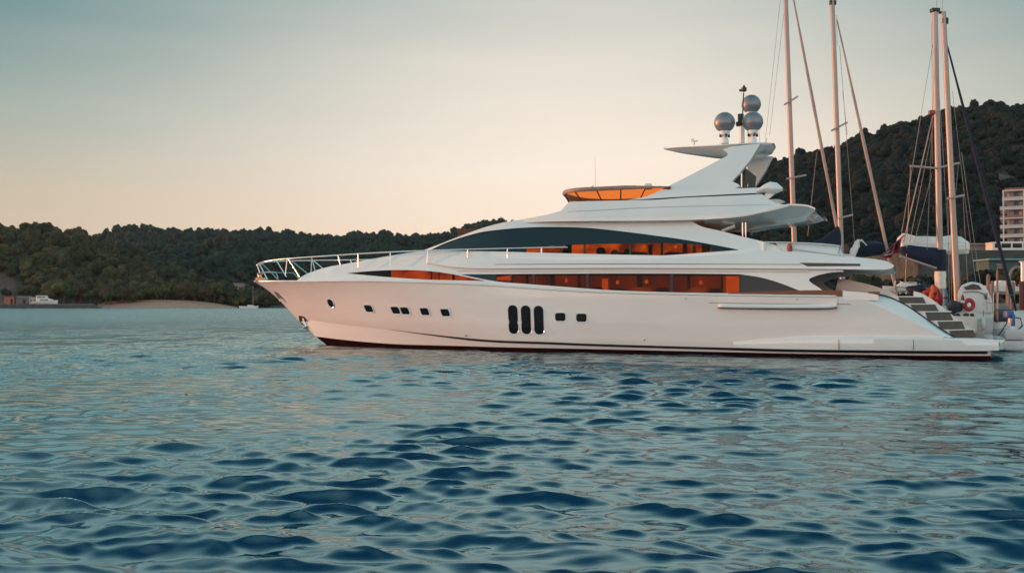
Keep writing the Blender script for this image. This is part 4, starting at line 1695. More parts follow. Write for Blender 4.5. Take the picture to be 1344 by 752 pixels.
def sail_bundle(name, t, pts, rad, m, wob=.25, seed=0):
    """sailcloth flaked along a boom: uneven folded roll"""
    bm = bmesh.new()
    rows = []
    n = len(pts)
    for i, p in enumerate(pts):
        row = []
        for k in range(32):
            a = k / 32 * 6.283
            w = 1 + wob * mnoise.noise(Vector((i * .7 + seed, math.cos(a) * 1.4, math.sin(a) * 1.4))) + .5 * wob * mnoise.noise(Vector((i * 1.9 + seed, math.cos(a) * 3, math.sin(a) * 3)))
            ry, rz = rad[i]
            w += wob * .45 * math.sin(5 * a + i * .9 + seed) * (.6 + .4 * math.sin(i * 1.7))
            row.append(Vector(p) + Vector((0, math.cos(a) * ry * w, math.sin(a) * rz * w)))
        rows.append(row)
    vs = add_grid(bm, rows, True)
    bm.faces.new(vs[0][::-1])
    bm.faces.new(vs[-1])
    return obj(name, bm, m, t, smooth=70)


def px_line(loc, p, q, D, D2=None, n=2):
    D2 = D2 or D
    out = []
    for i in range(n):
        f = i / (n - 1)
        out.append(loc(W(p[0] + (q[0] - p[0]) * f, p[1] + (q[1] - p[1]) * f, D + (D2 - D) * f)))
    return out


def sailboat(label, D, mtop, mfoot, mr, L_, b, free, spreaders, rz=6):
    f = W(mfoot[0], mfoot[1], D)
    t = thing('sailing_yacht', label, 'sailing yacht', (f.x, f.y, 0), R(rz), 'sailing yachts moored behind the motor yacht')
    loc = loc_fn(t)
    sail_hull(t, L_, b, free)
    bm = bmesh.new()
    add_grid(bm, [[Vector((x, y * (.22 * b if x > 0 else .28 * b), free * .95 + z)) for y, z in ((-1.15, -.2), (-1, .35), (-.6, .5), (.6, .5), (1, .35), (1.15, -.2))] for x in (-.22 * L_, -.18 * L_, -.05 * L_, .06 * L_)] + [[Vector((.15 * L_, y * .12 * b, free * .93 - .05)) for y in (-1.1, -1, -.6, .6, 1, 1.1)]])
    obj('cabin_roof', bm, DECKW, t, smooth=40)
    bm = bmesh.new()
    a, c = loc(W(mfoot[0], mfoot[1], D)), loc(W(mtop[0], mtop[1], D))
    foot = a + (a - c) * max(0, (a.z - free) / (c.z - a.z))
    n = 12
    add_tube(bm, [foot.lerp(c, i / n) for i in range(n + 1)], [mr * (1 - .18 * i / n) for i in range(n + 1)], 12)
    m_ = obj('mast', bm, MASTM, t, smooth=60)
    for p, q in spreaders:
        bm = bmesh.new()
        add_tube(bm, [loc(W(p[0], p[1], D - .15)), loc(W((p[0] + q[0]) / 2, (p[1] + q[1]) / 2, D - .25)), loc(W(q[0], q[1], D - .1))], .055, 6)
        obj('spreader', bm, MASTM, m_, smooth=60)
    return t, loc, m_


def furled(t, loc, p, q, D, r, m, name='furled_jib'):
    bm = bmesh.new()
    a, c = loc(W(p[0], p[1], D)), loc(W(q[0], q[1], D))
    n = 14
    rr = [r * (.35 + .65 * min(1, (i / n) * 2.2)) * (1 + .08 * math.sin(i * 2.1)) for i in range(n)] + [r * .5]
    add_tube(bm, [a.lerp(c, i / n) for i in range(n + 1)], rr, 9)
    return obj(name, bm, m, t, smooth=60)


JIBW = mat('weathered_jib', (.36, .27, .24), .8, var=.2, vscale=2, stretch=(1, 1, .3))
# 1: leftmost mast
t, loc, m_ = sailboat('sailing yacht with the leftmost bare mast rising beside the radar domes of the motor yacht', 55, (1029.5, -45), (1043.5, 345), .15, 15, 4.2, 1.5, [((1029, 138), (1047, 127)), ((1032, 235), (1058, 230))])
furled(t, loc, (1034, -40), (1102, 318), 55, .085, JIBW)
for p, q in (((1028.5, -40), (1004, 190)), ((1031, 0), (1010, 178)), ((1072, 200), (1060, 310))):
    wire(t, *px_line(loc, p, q, 55.5))
bm = bmesh.new()
add_tube(bm, px_line(loc, (1042, 338), (985, 345), 55), .09, 8)
obj('boom', bm, MASTM, t)

# 2
t, loc, m_ = sailboat('sailing yacht with navy blue sail cover whose mast is second from the left', 51, (1092, -6), (1106.5, 392), .14, 14, 4.0, 1.5, [((1091, 172), (1112, 161)), ((1100, 287), (1119, 282))])
furled(t, loc, (1098.5, 26), (1178, 390), 51, .085, JIBW)
for p, q in (((1098, 20), (1099, 60)), ((1102, 60), (1122, 325)), ((1106, 120), (1112, 178))):
    wire(t, *px_line(loc, p, q, 51.3))
bm = bmesh.new()
c = loc(W(1093, 4, 51))
add_box(bm, c, (.35, .2, .25), 0, .05)
obj('masthead_fitting', bm, RUB, m_)
bm = bmesh.new()
add_tube(bm, px_line(loc, (1105, 332), (1030, 336), 51), .09, 8)
obj('boom', bm, MASTM, t)
pts = [loc(W(x, y, 51)) for x, y in ((1028, 331), (1048, 327), (1066, 325), (1082, 322), (1092, 318), (1099, 314), (1103, 313))]
sail_bundle('sail_cover', t, pts, [(.12, .12), (.22, .22), (.25, .28), (.27, .42), (.26, .55), (.22, .66), (.12, .66)], NAVY, .2, 1)
pts = [loc(W(x, y, 51.5)) for x, y in ((1110, 327), (1122, 326.5), (1136, 326), (1150, 326), (1163, 327))]
sail_bundle('deck_awning', t, pts, [(.4, .25), (.5, .36), (.5, .36), (.5, .36), (.4, .25)], NAVY, .12, 5)
pts = [loc(W(x, y, 50.5)) for x, y in ((1119, 333), (1122, 327), (1125, 321), (1121, 317))]
bm = bmesh.new()
for i, p in enumerate(pts[:-1]):
    bmesh.ops.create_icosphere(bm, subdivisions=2, radius=.26 - .03 * i, matrix=Matrix.Translation(p) @ Matrix.Diagonal((.7, .7, 1.2, 1)))
for v in bm.verts:
    v.co += Vector((1, 0, 1)) * .12 * mnoise.noise(v.co * 4)
for k in range(3):
    add_tube(bm, [pts[2], pts[2] + Vector((.12 * k, 0, .25)), pts[2] + Vector((.3 + .1 * k, 0, .2 - .12 * k))], .03, 5)
obj('bagged_staysail', bm, SAILW, t, smooth=70)

# 3: navy boom cover, white flaked sail behind
t, loc, m_ = sailboat('sailing yacht with navy canvas over its boom and a navy band round the mast foot', 48, (1227, 13), (1234.5, 379), .155, 14.5, 4.1, 1.55, [((1194, 218), (1229, 221)), ((1229, 221), (1259, 214))], 4)
bm = bmesh.new()
add_box(bm, loc(W(1227, 14, 48)), (.42, .3, .18), 0, .04)
obj('masthead_fitting', bm, RUB, m_)
wire(t, *px_line(loc, (1229, 13), (1230, -8), 48), .012, 'masthead_aerial')
bm = bmesh.new()
add_box(bm, loc(W(1223, 148, 47.7)), (.3, .2, .22), 0, .05)
obj('radar_reflector', bm, mat('red_lamp_housing', (.2, .05, .04), .5), m_)
for p, q, r_ in (((1224, 60), (1181, 320), .012), ((1225, 150), (1186, 318), .03), ((1228, 150), (1194, 318), .012), ((1223, 30), (1224, 215), .01), ((1224, 226), (1200, 318), .01)):
    wire(t, *px_line(loc, p, q, 48.4), r_)
pts = [loc(W(x, y, 48)) for x, y in ((1182, 328), (1192, 331), (1204, 334.5), (1216, 337), (1227, 339), (1235, 341))]
sail_bundle('sail_cover', t, pts, [(.2, .16), (.28, .34), (.3, .42), (.3, .44), (.28, .46), (.2, .5)], NAVY, .18, 9)
bm = bmesh.new()
add_tube(bm, px_line(loc, (1181, 336), (1229, 352), 47.8), .055, 8)
obj('boom', bm, MASTM, t)
for p, q, r_, m2, nm in (((1233.5, 328), (1234.2, 356), .27, NAVY, 'mast_wrap'), ((1234, 356), (1234.4, 379), .25, SAILW, 'mast_foot_wrap')):
    bm = bmesh.new()
    ln = px_line(loc, p, q, 48, n=5)
    add_tube(bm, ln, [r_, r_ * 1.07, r_, r_ * 1.04, r_], 12)
    obj(nm, bm, m2, m_, smooth=60)
pts = [loc(W(x, y, 49.6)) for x, y in ((1179, 317), (1186, 316), (1200, 318), (1216, 319), (1232, 320), (1248, 320), (1262, 320), (1270, 322))]
sail_bundle('flaked_mainsail', t, pts, [(.2, .2), (.3, .34), (.3, .33), (.32, .31), (.32, .32), (.32, .34), (.32, .36), (.2, .2)], SAILW, .3, 20)
pts = [loc(W(x, y, 49.0)) for x, y in ((1182, 322), (1200, 326), (1220, 328), (1240, 328), (1258, 327), (1270, 326))]
sail_bundle('sail_fold', t, pts, [(.2, .14), (.35, .2), (.35, .2), (.35, .22), (.35, .26), (.2, .2)], SAILW, .4, 31)

boat3, loc3 = t, loc
# 4: nearest, navy furled genoa
D4 = 45.0
t, loc, m_ = sailboat('sailing yacht with a dark navy furled genoa and white deckhouse at the far right', D4, (1238, 16), (1256.5, 398), .14, 13, 4.0, 1.45, [((1243, 261), (1265, 256.5))], 2)
bm = bmesh.new()
add_box(bm, loc(W(1240, 28, D4)), (.3, .2, .3), 0, .05)
add_tube(bm, px_line(loc, (1232, 17), (1240, 17), D4), .06, 6)
obj('masthead_fitting', bm, RUB, m_)
wire(t, *px_line(loc, (1237, 16), (1237, -10), D4), .012, 'masthead_aerial')
furled(t, loc, (1242, 55), (1333.5, 408), D4, .085, NAVY)
for p, q, r_ in (((1240, 20), (1242, 60), .012), ((1262, 200), (1290, 395), .012), ((1250, 120), (1266, 258), .01), ((1266, 258), (1284, 395), .01)):
    wire(t, *px_line(loc, p, q, D4 + .4), r_)
boat4, loc4 = t, loc
# deckhouse
bm = bmesh.new()
prof = [(1257, 411), (1257, 384), (1262, 374), (1275, 369.5), (1288, 372), (1297, 381), (1303, 396), (1305, 411)]
pv = [loc(W(x, y, D4 - 1.0)) for x, y in prof]
add_prism(bm, pv, Vector((0, 0, 0)), Vector((1.15, 2.2, 0)))
bmesh.ops.bevel(bm, geom=bm.edges[:], offset=.08, segments=2, affect='EDGES', profile=.5)
dkh = obj('deckhouse', bm, HULLW, t, smooth=45)
bm = bmesh.new()
add_tube(bm, [loc(W(x, y, D4 - 1.03)) for x, y in crv([(1265, 383.5), (1280, 382.5), (1292, 386), (1298, 393)], 3)], .03, 6)
obj('coaming_moulding', bm, mat('grey_trim', (.28, .30, .31), .5), dkh, smooth=60)
bm = bmesh.new()
add_prism(bm, [loc(W(x, y, D4 - 1.03)) for x, y in ((1265, 377), (1277, 372.5), (1285, 374.5), (1289, 380), (1268, 380.5))], Vector((0, 0, 0)), Vector((0, .03, 0)))
obj('deckhouse_window', bm, DGLASS, dkh)
bm = bmesh.new()
add_prism(bm, [loc(W(x, y, D4 - 1.03)) for x, y in ((1292, 385), (1295.5, 386), (1296.5, 393), (1293, 393))], Vector((0, 0, 0)), Vector((0, .03, 0)))
obj('deckhouse_window', bm, DGLASS, dkh)
for x in (1296, 1303, 1309):
    wire(t, loc(W(x, 411, D4 - 1.2)), loc(W(x + .5, 384, D4 - 1.2)), .022, 'stanchion', STEEL)
wire(t, loc(W(1293, 384, D4 - 1.2)), loc(W(1331, 388, D4 - 1.2)), .012, 'guard_wire')
wire(t, loc(W(1293, 397, D4 - 1.2)), loc(W(1331, 399, D4 - 1.2)), .012, 'guard_wire')

# stern rails of the yacht with the navy boom
for x in (1174, 1181, 1189, 1198, 1206):
    wire(t, loc(W(x, 386, 48.5)), loc(W(x + .5, 368 + (x - 1174) * .12, 48.5)), .025, 'stanchion', STEEL)
for dy in (368.5, 376):
    wire(t, loc(W(1173, dy, 48.5)), loc(W(1214, dy + 5, 48.5)), .018, 'guard_rail', STEEL)

# lifebuoy hanging on the deckhouse
c = W(1272, 400, D4 - 1.35)
t = thing('lifebuoy', 'round red lifebuoy hung on the white deckhouse beside the stern stairs', 'lifebuoy', c)
bm = bmesh.new()
rows = []
for i in range(25):
    a = i / 24 * 6.283
    rows.append([Vector((math.cos(a) * (.185 + .085 * math.cos(b_)), .085 * math.sin(b_), math.sin(a) * (.185 + .085 * math.cos(b_)) * 1.1)) for b_ in [k / 10 * 6.283 for k in range(10)]])
add_grid(bm, rows, True)
bmesh.ops.remove_doubles(bm, verts=bm.verts[:], dist=1e-4)
obj('ring', bm, mat('lifebuoy_red', (.34, .02, .025), .6, var=.2), t, smooth=70)
bm = bmesh.new()
add_lathe(bm, [(.0, -.02), (.09, -.02), (.09, .02), (0, .02)], (0, 0, 0), 12)
for v in bm.verts:
    v.co = Vector((v.co.x, v.co.z, v.co.y))
obj('hub_light', bm, GEL, t)

# ensign: red flag drooping at the motor yacht's aft rail
c = at(1147, 338, 1.2)
cw = ROOT + Matrix.Rotation(YAW, 3, 'Z') @ c
t = thing('ensign_flag', 'drooping red flag with blue and white stripes behind the overhang of the motor yacht', 'flag', cw)
lf = loc_fn(t)
def Wy(px, py, y=1.2):
    return lf(ROOT + Matrix.Rotation(YAW, 3, 'Z') @ at(px, py, y))
bm = bmesh.new()
add_tube(bm, [Wy(1150, 342), Wy(1187, 309)], .03, 6)
obj('staff', bm, TEAK, t)
bm = bmesh.new()
rows = []
for i in range(13):
    u = i / 12
    a0, a1 = (1184 - 14 * u, 311 + 12.5 * u), (1177 - 22 * u, 333 + 9 * u)
    rows.append([Wy(a0[0] + (a1[0] - a0[0]) * v + 2.2 * math.sin(u * 11 + v * 3) * v, a0[1] + (a1[1] - a0[1]) * v + 1.5 * math.sin(u * 7 + v * 5) * v, 1.2 + .22 * math.sin(u * 14 + v * 4)) for v in np.linspace(0, 1, 9)])
vs = add_grid(bm, rows)
fl = obj('cloth', bm, [REDC, mat('blue_cloth', (.03, .05, .22), .8), SAILW], t, smooth=70)
for k, p in enumerate(fl.data.polygons):
    r_ = k % 8
    p.material_index = 1 if r_ in (4, ) else 2 if r_ in (3, 5) and (k // 8) > 3 else 0
sm_ = fl.modifiers.new('thick', 'SOLIDIFY')
sm_.thickness = .01

# shrouds and halyards of the two right-hand masts, fenders along the near hull
for p, q in (((1228, 60), (1216, 345)), ((1229, 60), (1247, 350)), ((1195, 219), (1188, 372)), ((1258, 214), (1250, 300)), ((1231, 100), (1231, 320))):
    a_, b_ = W(p[0], p[1], 47.8), W(q[0], q[1], 47.8)
    bm = bmesh.new()
    add_tube(bm, [loc3(a_), loc3(b_)], .009, 5)
    obj('shroud', bm, WIRE, boat3)
for p, q in (((1241, 70), (1262, 392)), ((1244, 258), (1246, 398)), ((1264, 257), (1270, 372)), ((1246, 140), (1249, 395))):
    a_, b_ = W(p[0], p[1], 44.7), W(q[0], q[1], 44.7)
    bm = bmesh.new()
    add_tube(bm, [loc4(a_), loc4(b_)], .009, 5)
    obj('shroud', bm, WIRE, boat4)
for px, lab in ((1291, 'white fender hanging on the hull right of the white tender'), (1307, 'white fender hanging on the hull left of the dark blue gear box')):
    c = W(px, 424, D4 - 2.2)
    t = thing('fender', lab, 'fender', c, 0)
    bm = bmesh.new()
    add_lathe(bm, [(.03, -.3), (.10, -.24), (.115, 0), (.10, .24), (.03, .3)], (0, 0, 0), 12)
    obj('cushion', bm, HULLW, t, smooth=60)
    bm = bmesh.new()
    add_tube(bm, [Vector((0, 0, .28)), Vector((.02, .03, .55))], .012, 5)
    obj('lanyard', bm, ROPE, t)

# small things on the decks behind the stairs
def lump(name, label, cat, px, py, D, size, m, seed, strap=None, group=None):
    c = W(px, py, D)
    t = thing(name, label, cat, c, 0, group)
    bm = bmesh.new()
    bmesh.ops.create_icosphere(bm, subdivisions=3, radius=1, matrix=Matrix.Diagonal((*size, 1)))
    for v in bm.verts:
        k = 1 + .28 * mnoise.noise(Vector((v.co.x * 3 / size[0] * .4, v.co.y * 3, v.co.z * 3 / size[2] * .4 + seed))) + .1 * mnoise.noise(v.co * 9 + Vector((seed, 0, 0)))
        v.co *= k
    obj('bundle', bm, m, t, smooth=70)
    if strap:
        bm = bmesh.new()
        rows = [[Vector((math.cos(a) * size[0] * 1.06, math.sin(a) * size[1] * 1.06, z)) for a in [k / 16 * 6.283 for k in range(16)]] for z in (-.05, .05)]
        add_grid(bm, rows, True)
        obj('strap', bm, strap, t, smooth=60)
    return t


ORNG = mat('orange_fabric', (.50, .085, .03), .75, var=.3, vscale=4, bump=.4, bscale=8)
lump('sail_bag', 'orange fabric bag standing upright at the foot of the navy wrapped mast', 'bag', 1226, 386, 47.0, (.24, .24, .42), ORNG, 1, RUB)
lump('sail_bag', 'small orange roll of fabric at the left of the orange upright bag', 'bag', 1217, 382, 47.2, (.26, .22, .17), ORNG, 4)
lump('life_jacket', 'dark red life jacket hanging right of the orange bag behind the stairs', 'life jacket', 1232, 394, 46.8, (.17, .15, .50), REDC, 8, NAVY)
lump('covered_dinghy', 'dinghy under a dark navy cover lying left of the mast foot', 'dinghy', 1208, 380, 47.6, (.62, .5, .24), NAVY, 12, ROPE)
lump('rope_coil', 'dark coil of rope and gear on deck left of the red lifebuoy', 'rope', 1253, 403, 43.6, (.33, .25, .30), mat('dark_gear', (.02, .03, .045), .8, var=.5, vscale=6), 17, ROPE)
lump('jerrycan', 'blue jerrycan standing between the red life jacket and the rope coil', 'jerrycan', 1241, 391, 46.2, (.12, .12, .42), mat('blue_plastic', (.06, .17, .30), .5), 21, RUB)
lump('fender', 'short dark brown fender hung at the left of the red lifebuoy', 'fender', 1263.5, 396, 43.4, (.075, .075, .35), mat('brown_fender', (.10, .035, .025), .7), 23, SAILW)
# bright dinghy seen end-on behind the platform
c = W(1266, 441, 43.0)
t = thing('tender_boat', 'small white tender with an orange bottom tied just behind the stern platform', 'tender', (c.x, c.y, 0), 0)
lt = loc_fn(t)
bm = bmesh.new()
sec = lambda Y, k: [lt(W(1266 + (x - 1266) * k, y, Y)) for x, y in ((1246, 414.5), (1282.5, 415.5), (1282.5, 434), (1281, 437), (1250, 437), (1246, 433))]
add_grid(bm, [sec(43.0, 1), sec(44.0, 1), sec(45.2, .9), sec(46.2, .5)], True)
bmesh.ops.holes_fill(bm, edges=bm.edges[:])
hb_ = obj('hull', bm, mat('tender_paint', (.66, .58, .52), .45, var=.08, vscale=2), t, smooth=30)
bm = bmesh.new()
sec2 = lambda Y, k: [lt(W(1266 + (x - 1266) * k, y, Y)) for x, y in ((1247, 436.4), (1282, 436.4), (1281, 441), (1274, 470), (1255, 470), (1248, 441))]
add_grid(bm, [sec2(43.05, 1), sec2(44.0, 1), sec2(45.1, .85)], True)
bmesh.ops.holes_fill(bm, edges=bm.edges[:])
obj('bottom_paint', bm, mat('orange_antifouling', (.42, .10, .05), .6, var=.2), hb_, smooth=30)
for i, (x, w_) in enumerate(((1249, .16), (1257, .1), (1268, .13), (1276, .09))):
    t2 = lump('mooring_cleat', 'black deck fitting along the rim of the white tender', 'fitting', x, 413.5, 43.1, (w_, .08, .08), RUB, 30 + i, None, 'black fittings on the tender')

# floating pontoon block with bollard at the right edge
c = W(1330, 440, 41.5)
t = thing('mooring_pontoon', 'pale plastic pontoon float at the right edge beside the platform', 'pontoon', (c.x, c.y, 0), R(-8))
for z, h, w_ in ((.25, .42, .92), (.70, .46, .86)):
    bm = bmesh.new()
    add_box(bm, Vector((0, .5, z)), (w_, 1.6, h), 0, .09)
    obj('float', bm, mat('pale_plastic', (.48, .47, .46), .5, var=.12, vscale=2), t, smooth=40)
p0 = W(1327, 432, 41.6)
t = thing('bollard', 'blue and grey service post standing on the pale pontoon float', 'post', p0)
bm = bmesh.new()
add_lathe(bm, [(.13, -.1), (.12, .3), (.1, .55), (.12, .6), (.05, .68)], (0, 0, 0), 12)
obj('post', bm, GREYW, t, smooth=50)
bm = bmesh.new()
add_box(bm, Vector((-.1, 0, .62)), (.34, .3, .30), .2, .05)
add_box(bm, Vector((.0, -.04, .38)), (.16, .3, .5), .2, .04)
obj('pump_cover', bm, mat('blue_machine_paint', (.03, .09, .24), .5, var=.3, vscale=5), t, smooth=40)
bm = bmesh.new()
add_tube(bm, [Vector((.1, -.05, .5)), Vector((.35, -.1, .45)), Vector((.42, -.1, .15)), Vector((.25, -.1, -.02))], .03, 6)
obj('hose', bm, ROPE, t, smooth=60)
bm = bmesh.new()
add_box(bm, Vector((0, 0, 0)), (.62, .45, .55), 0, .06)
cr_ = obj('winch_box', bm, mat('dark_blue_box', (.02, .03, .05), .5), None, 40, W(1316, 414, 42.5))
tag(cr_, 'dark blue box of gear left of the blue service post', 'box')
p0, p1 = W(1322, 423, 41.6), W(1290, 447, 41.2)
bm = bmesh.new()
add_tube(bm, [p0.lerp(p1, i / 10) - Vector((0, 0, .28 * math.sin(math.pi * i / 10))) for i in range(11)], .022, 6)
tag(obj('mooring_line', bm, ROPE, None, 60), 'dark mooring line sagging from the service post to the stern platform', 'rope')

# quay behind the boats
bm = bmesh.new()
q0, q1 = W(1150, 398, 66), W(1700, 398, 60)
for (xa, xb, ya_, yb_, zt) in ((q0.x, 62, 64, 230, 1.9), ):
    add_grid(bm, [[Vector((x, y, z)) for x in np.linspace(xa, xb, 24)] for y, z in ((ya_, -1.5), (ya_ + .05, zt), (ya_ + .6, zt + .04), (yb_, zt + .05))])
tag(obj('marina_quay', bm, mat('quay_concrete', (.17, .155, .145), .9, var=.3, vscale=.6), smooth=30), 'grey concrete quay behind the moored sailing yachts', 'quay', kind='structure')

PILE = mat('pinkish_timber', (.24, .14, .115), .85, var=.3, vscale=3, stretch=(3, 3, .4))
for i, (x, y0, y1, D, r_) in enumerate(((1296, 362, 404, 60, .12), (1301.5, 371, 404, 58, .11), (1328, 372, 425, 52, .13), (1308, 356, 400, 63, .07), (1321, 360, 398, 66, .09))):
    bm = bmesh.new()
    a, c = W(x, y1 + 8, D), W(x + 1, y0, D)
    a.z = -.8
    add_tube(bm, [a, a.lerp(c, .5), c, c + Vector((0, 0, .1))], [r_, r_ * .95, r_ * .9, r_ * .4], 9)
    tag(obj('mooring_pile', bm, PILE, smooth=50), 'slim pinkish timber mooring pile at the edge of the quay', 'pile', 'timber piles along the quay')
# brown board wall, pale column and bent grey pipe at the edge of the frame
c = W(1341, 396, 50)
t = thing('timber_screen', 'tall dark red brown timber screen at the right edge of the picture', 'screen', (c.x + .1, c.y, 1.0), R(5))
for i in range(5):
    bm = bmesh.new()
    add_box(bm, Vector((-.12 + i * .21, 0, 1.05)), (.2, .06, 2.1), 0, .012)
    obj('board', bm, mat('red_brown_board', (.11, .025, .022), .7, var=.3, vscale=3, stretch=(6, 6, .5)), t)
bm = bmesh.new()
add_box(bm, Vector((.3, .06, 1.9)), (1.1, .06, .1))
obj('crossbar', bm, PILE, t)
c = W(1342.5, 370, 56)
bm = bmesh.new()
add_tube(bm, [Vector((0, 0, -1.5)), Vector((0, 0, 1.1))], .11, 12)
add_box(bm, Vector((0, 0, 1.13)), (.3, .3, .07), 0, .015)
tag(obj('pale_column', bm, GEL, None, 50, c), 'white round column above the brown timber screen', 'column')
bm = bmesh.new()
add_tube(bm, [W(x, y, 58) for x, y in crv([(1324, 402), (1324.5, 372), (1327, 357), (1333, 351), (1340, 353), (1344, 362), (1345, 402)], 4)], .09, 8)
tag(obj('pipe_arch', bm, mat('grey_pipe', (.17, .165, .17), .6), None, 60), 'bent grey pipe arch behind the brown timber screen', 'arch')

# motor boat with dark windows on the quay side, seen small behind the piles
def small_boat(label, px, py, D, L_, m, rz, group):
    c = W(px, py, D)
    t = thing('small_boat', label, 'boat', (c.x, c.y, c.z), rz, group)
    bm = bmesh.new()
    rows = []
    for i in range(9):
        u = i / 8
        w = .16 * L_ * (1 if u < .5 else max(.03, 1 - ((u - .5) / .5) ** 2))
        rows.append([Vector((L_ * (u - .5), s * w * k, z * L_)) for s, k, z in ((1, 1, .15 + .03 * u), (1, .9, .06), (1, .3, 0), (-1, .3, 0), (-1, .9, .06), (-1, 1, .15 + .03 * u))])
    vs = add_grid(bm, rows)
    bm.faces.new(vs[0])
    for a, b in zip(vs[:-1], vs[1:]):
        bm.faces.new((a[0], b[0], b[-1], a[-1]))
    obj('hull', bm, m, t, smooth=40)
    bm = bmesh.new()
    add_prism(bm, [Vector((L_ * x, .1 * L_, L_ * z)) for x, z in ((-.3, .14), (-.28, .27), (.02, .28), (.2, .16))], Vector((0, 0, 0)), Vector((0, -.2 * L_, 0)))
    cb = obj('cabin', bm, HULLW, t)
    bm = bmesh.new()
    for s in (1, ):
        add_prism(bm, [Vector((L_ * x, -.101 * L_, L_ * z)) for x, z in ((-.25, .19), (-.24, .25), (.01, .255), (.11, .2))], Vector((0, 0, 0)), Vector((0, -.01, 0)))
    obj('cabin_window', bm, DGLASS, cb)
    return t


small_boat('small white motor boat lying on the quay behind the piles and the lifebuoy', 1312, 386, 70, 3.4, HULLW, R(190), None)
small_boat('small white cabin boat half hidden left of the flag below the overhang', 1186, 385, 58, 2.4, HULLW, R(175), None)

# ------------------------------------------------------------------ buildings and vehicles
WALLW = mat('pale_render', (.40, .36, .34), .85, var=.12, vscale=1.2)
WALLB = mat('beige_render', (.27, .225, .20), .85, var=.15, vscale=1)
ROOFT = mat('terracotta_roof', (.20, .085, .055), .8, var=.3, vscale=3)
ROOFG = mat('grey_sheet_roof', (.26, .27, .28), .5, var=.2, vscale=2)
WINB = mat('far_window_glass', (.03, .05, .07), .12, spec=.6)
WOODG = mat('grey_planks', (.12, .105, .10), .85, var=.4, vscale=2, stretch=(5, 5, .4))


def house(name, label, cat, px, py, D, w, d, h, rz, wall, roofm, windows=2, gable=.9, flat=False, door=True, group=None):
    c = W(px, py, D)
    t = thing(name, label, cat, (c.x, c.y, c.z), rz, group)
    bm = bmesh.new()
    add_box(bm, Vector((0, 0, h / 2 - .4)), (w, d, h + .8))
    obj('wall', bm, wall, t)
    bm = bmesh.new()
    if flat:
        add_box(bm, Vector((0, -.15, h + .08)), (w + .5, d + .7, .16), 0, .02)
    else:
        add_prism(bm, [Vector((-w / 2 - .25, -d / 2 - .3, h)), Vector((-w / 2 - .25, d / 2 + .3, h)), Vector((-w / 2 - .25, 0, h + gable))], Vector((0, 0, .003)), Vector((w + .5, 0, .003)))
    obj('roof', bm, roofm, t)
    n = windows + (1 if door else 0)
    for i in range(n):
        x = -w / 2 + w * (i + .5) / n
        dr = door and i == n // 2
        bm = bmesh.new()
        hh, zz = (2.0, 1.0) if dr else (1.0, 1.55)
        add_box(bm, Vector((x, -d / 2 - .02, min(zz, h * .55))), (min(.9, w / n * .6), .08, min(hh, h * .75)))
        obj('door' if dr else 'window', bm, BLACK if dr else WINB, t)
        if not dr:
            bm = bmesh.new()
            add_box(bm, Vector((x, -d / 2 - .06, min(zz, h * .55) - .56)), (min(1.1, w / n * .7), .16, .07))
            obj('sill', bm, wall, t)
    return t


# far left quay
house('kiosk', 'small orange kiosk with dark openings on the quay at far left', 'kiosk', 14.5, 399, 391, 3.9, 3, 2.9, 0, mat('orange_render', (.30, .115, .07), .8, var=.15), ROOFT, 1, flat=True)
house('shed', 'long grey plank shed with a low roof on the left quay', 'shed', 32.5, 400, 392, 5.2, 4, 2.7, R(4), WOODG, mat('weathered_brown_roof', (.16, .115, .095), .8, var=.3), 3, .7)
house('shed', 'pale lean shed beside the white boat on the left quay', 'shed', 46, 400, 391, 3.0, 3, 2.9, R(-4), WALLW, ROOFG, 1, flat=True)
c = W(59, 400.5, 389)
t = thing('motor_cruiser', 'white cabin motor cruiser drawn up on the left quay', 'motor boat', (c.x, c.y, c.z), R(2))
bm = bmesh.new()
rows = []
for i in range(13):
    u = i / 12
    w = 1.3 * (1 if u < .5 else max(.03, 1 - ((u - .5) / .5) ** 2))
    rows.append([Vector((9.5 * (u - .5) + .7 * max(0, u - .7) * (z > .5), s * w * k, z + .5 * u * (z > .5))) for s, k, z in ((1, 1, 1.5), (1, .85, .7), (1, .2, 0), (-1, .2, 0), (-1, .85, .7), (-1, 1, 1.5))])
vs = add_grid(bm, rows)
bm.faces.new(vs[0])
for a, b in zip(vs[:-1], vs[1:]):
    bm.faces.new((a[0], b[0], b[-1], a[-1]))
obj('hull', bm, HULLW, t, smooth=40)
bm = bmesh.new()
add_prism(bm, [Vector((x, .9, z)) for x, z in ((-3.2, 1.4), (-3.0, 3.6), (.6, 3.7), (1.0, 2.7), (2.6, 2.3), (3.2, 1.7))], Vector((0, 0, 0)), Vector((0, -1.8, 0)))
cb = obj('cabin', bm, HULLW, t)
for x0, x1, z0, z1 in ((-2.6, -.9, 2.8, 3.35), (-.7, .5, 2.8, 3.35), (-1.6, 1.6, 1.85, 2.3)):
    bm = bmesh.new()
    add_box(bm, Vector(((x0 + x1) / 2, -.92, (z0 + z1) / 2)), (x1 - x0, .06, z1 - z0))
    obj('cabin_window', bm, WINB, cb)
bm = bmesh.new()
add_box(bm, Vector((-1.4, 0, 3.85)), (4.0, 2.1, .12))
obj('sun_roof', bm, ROOFG, cb)

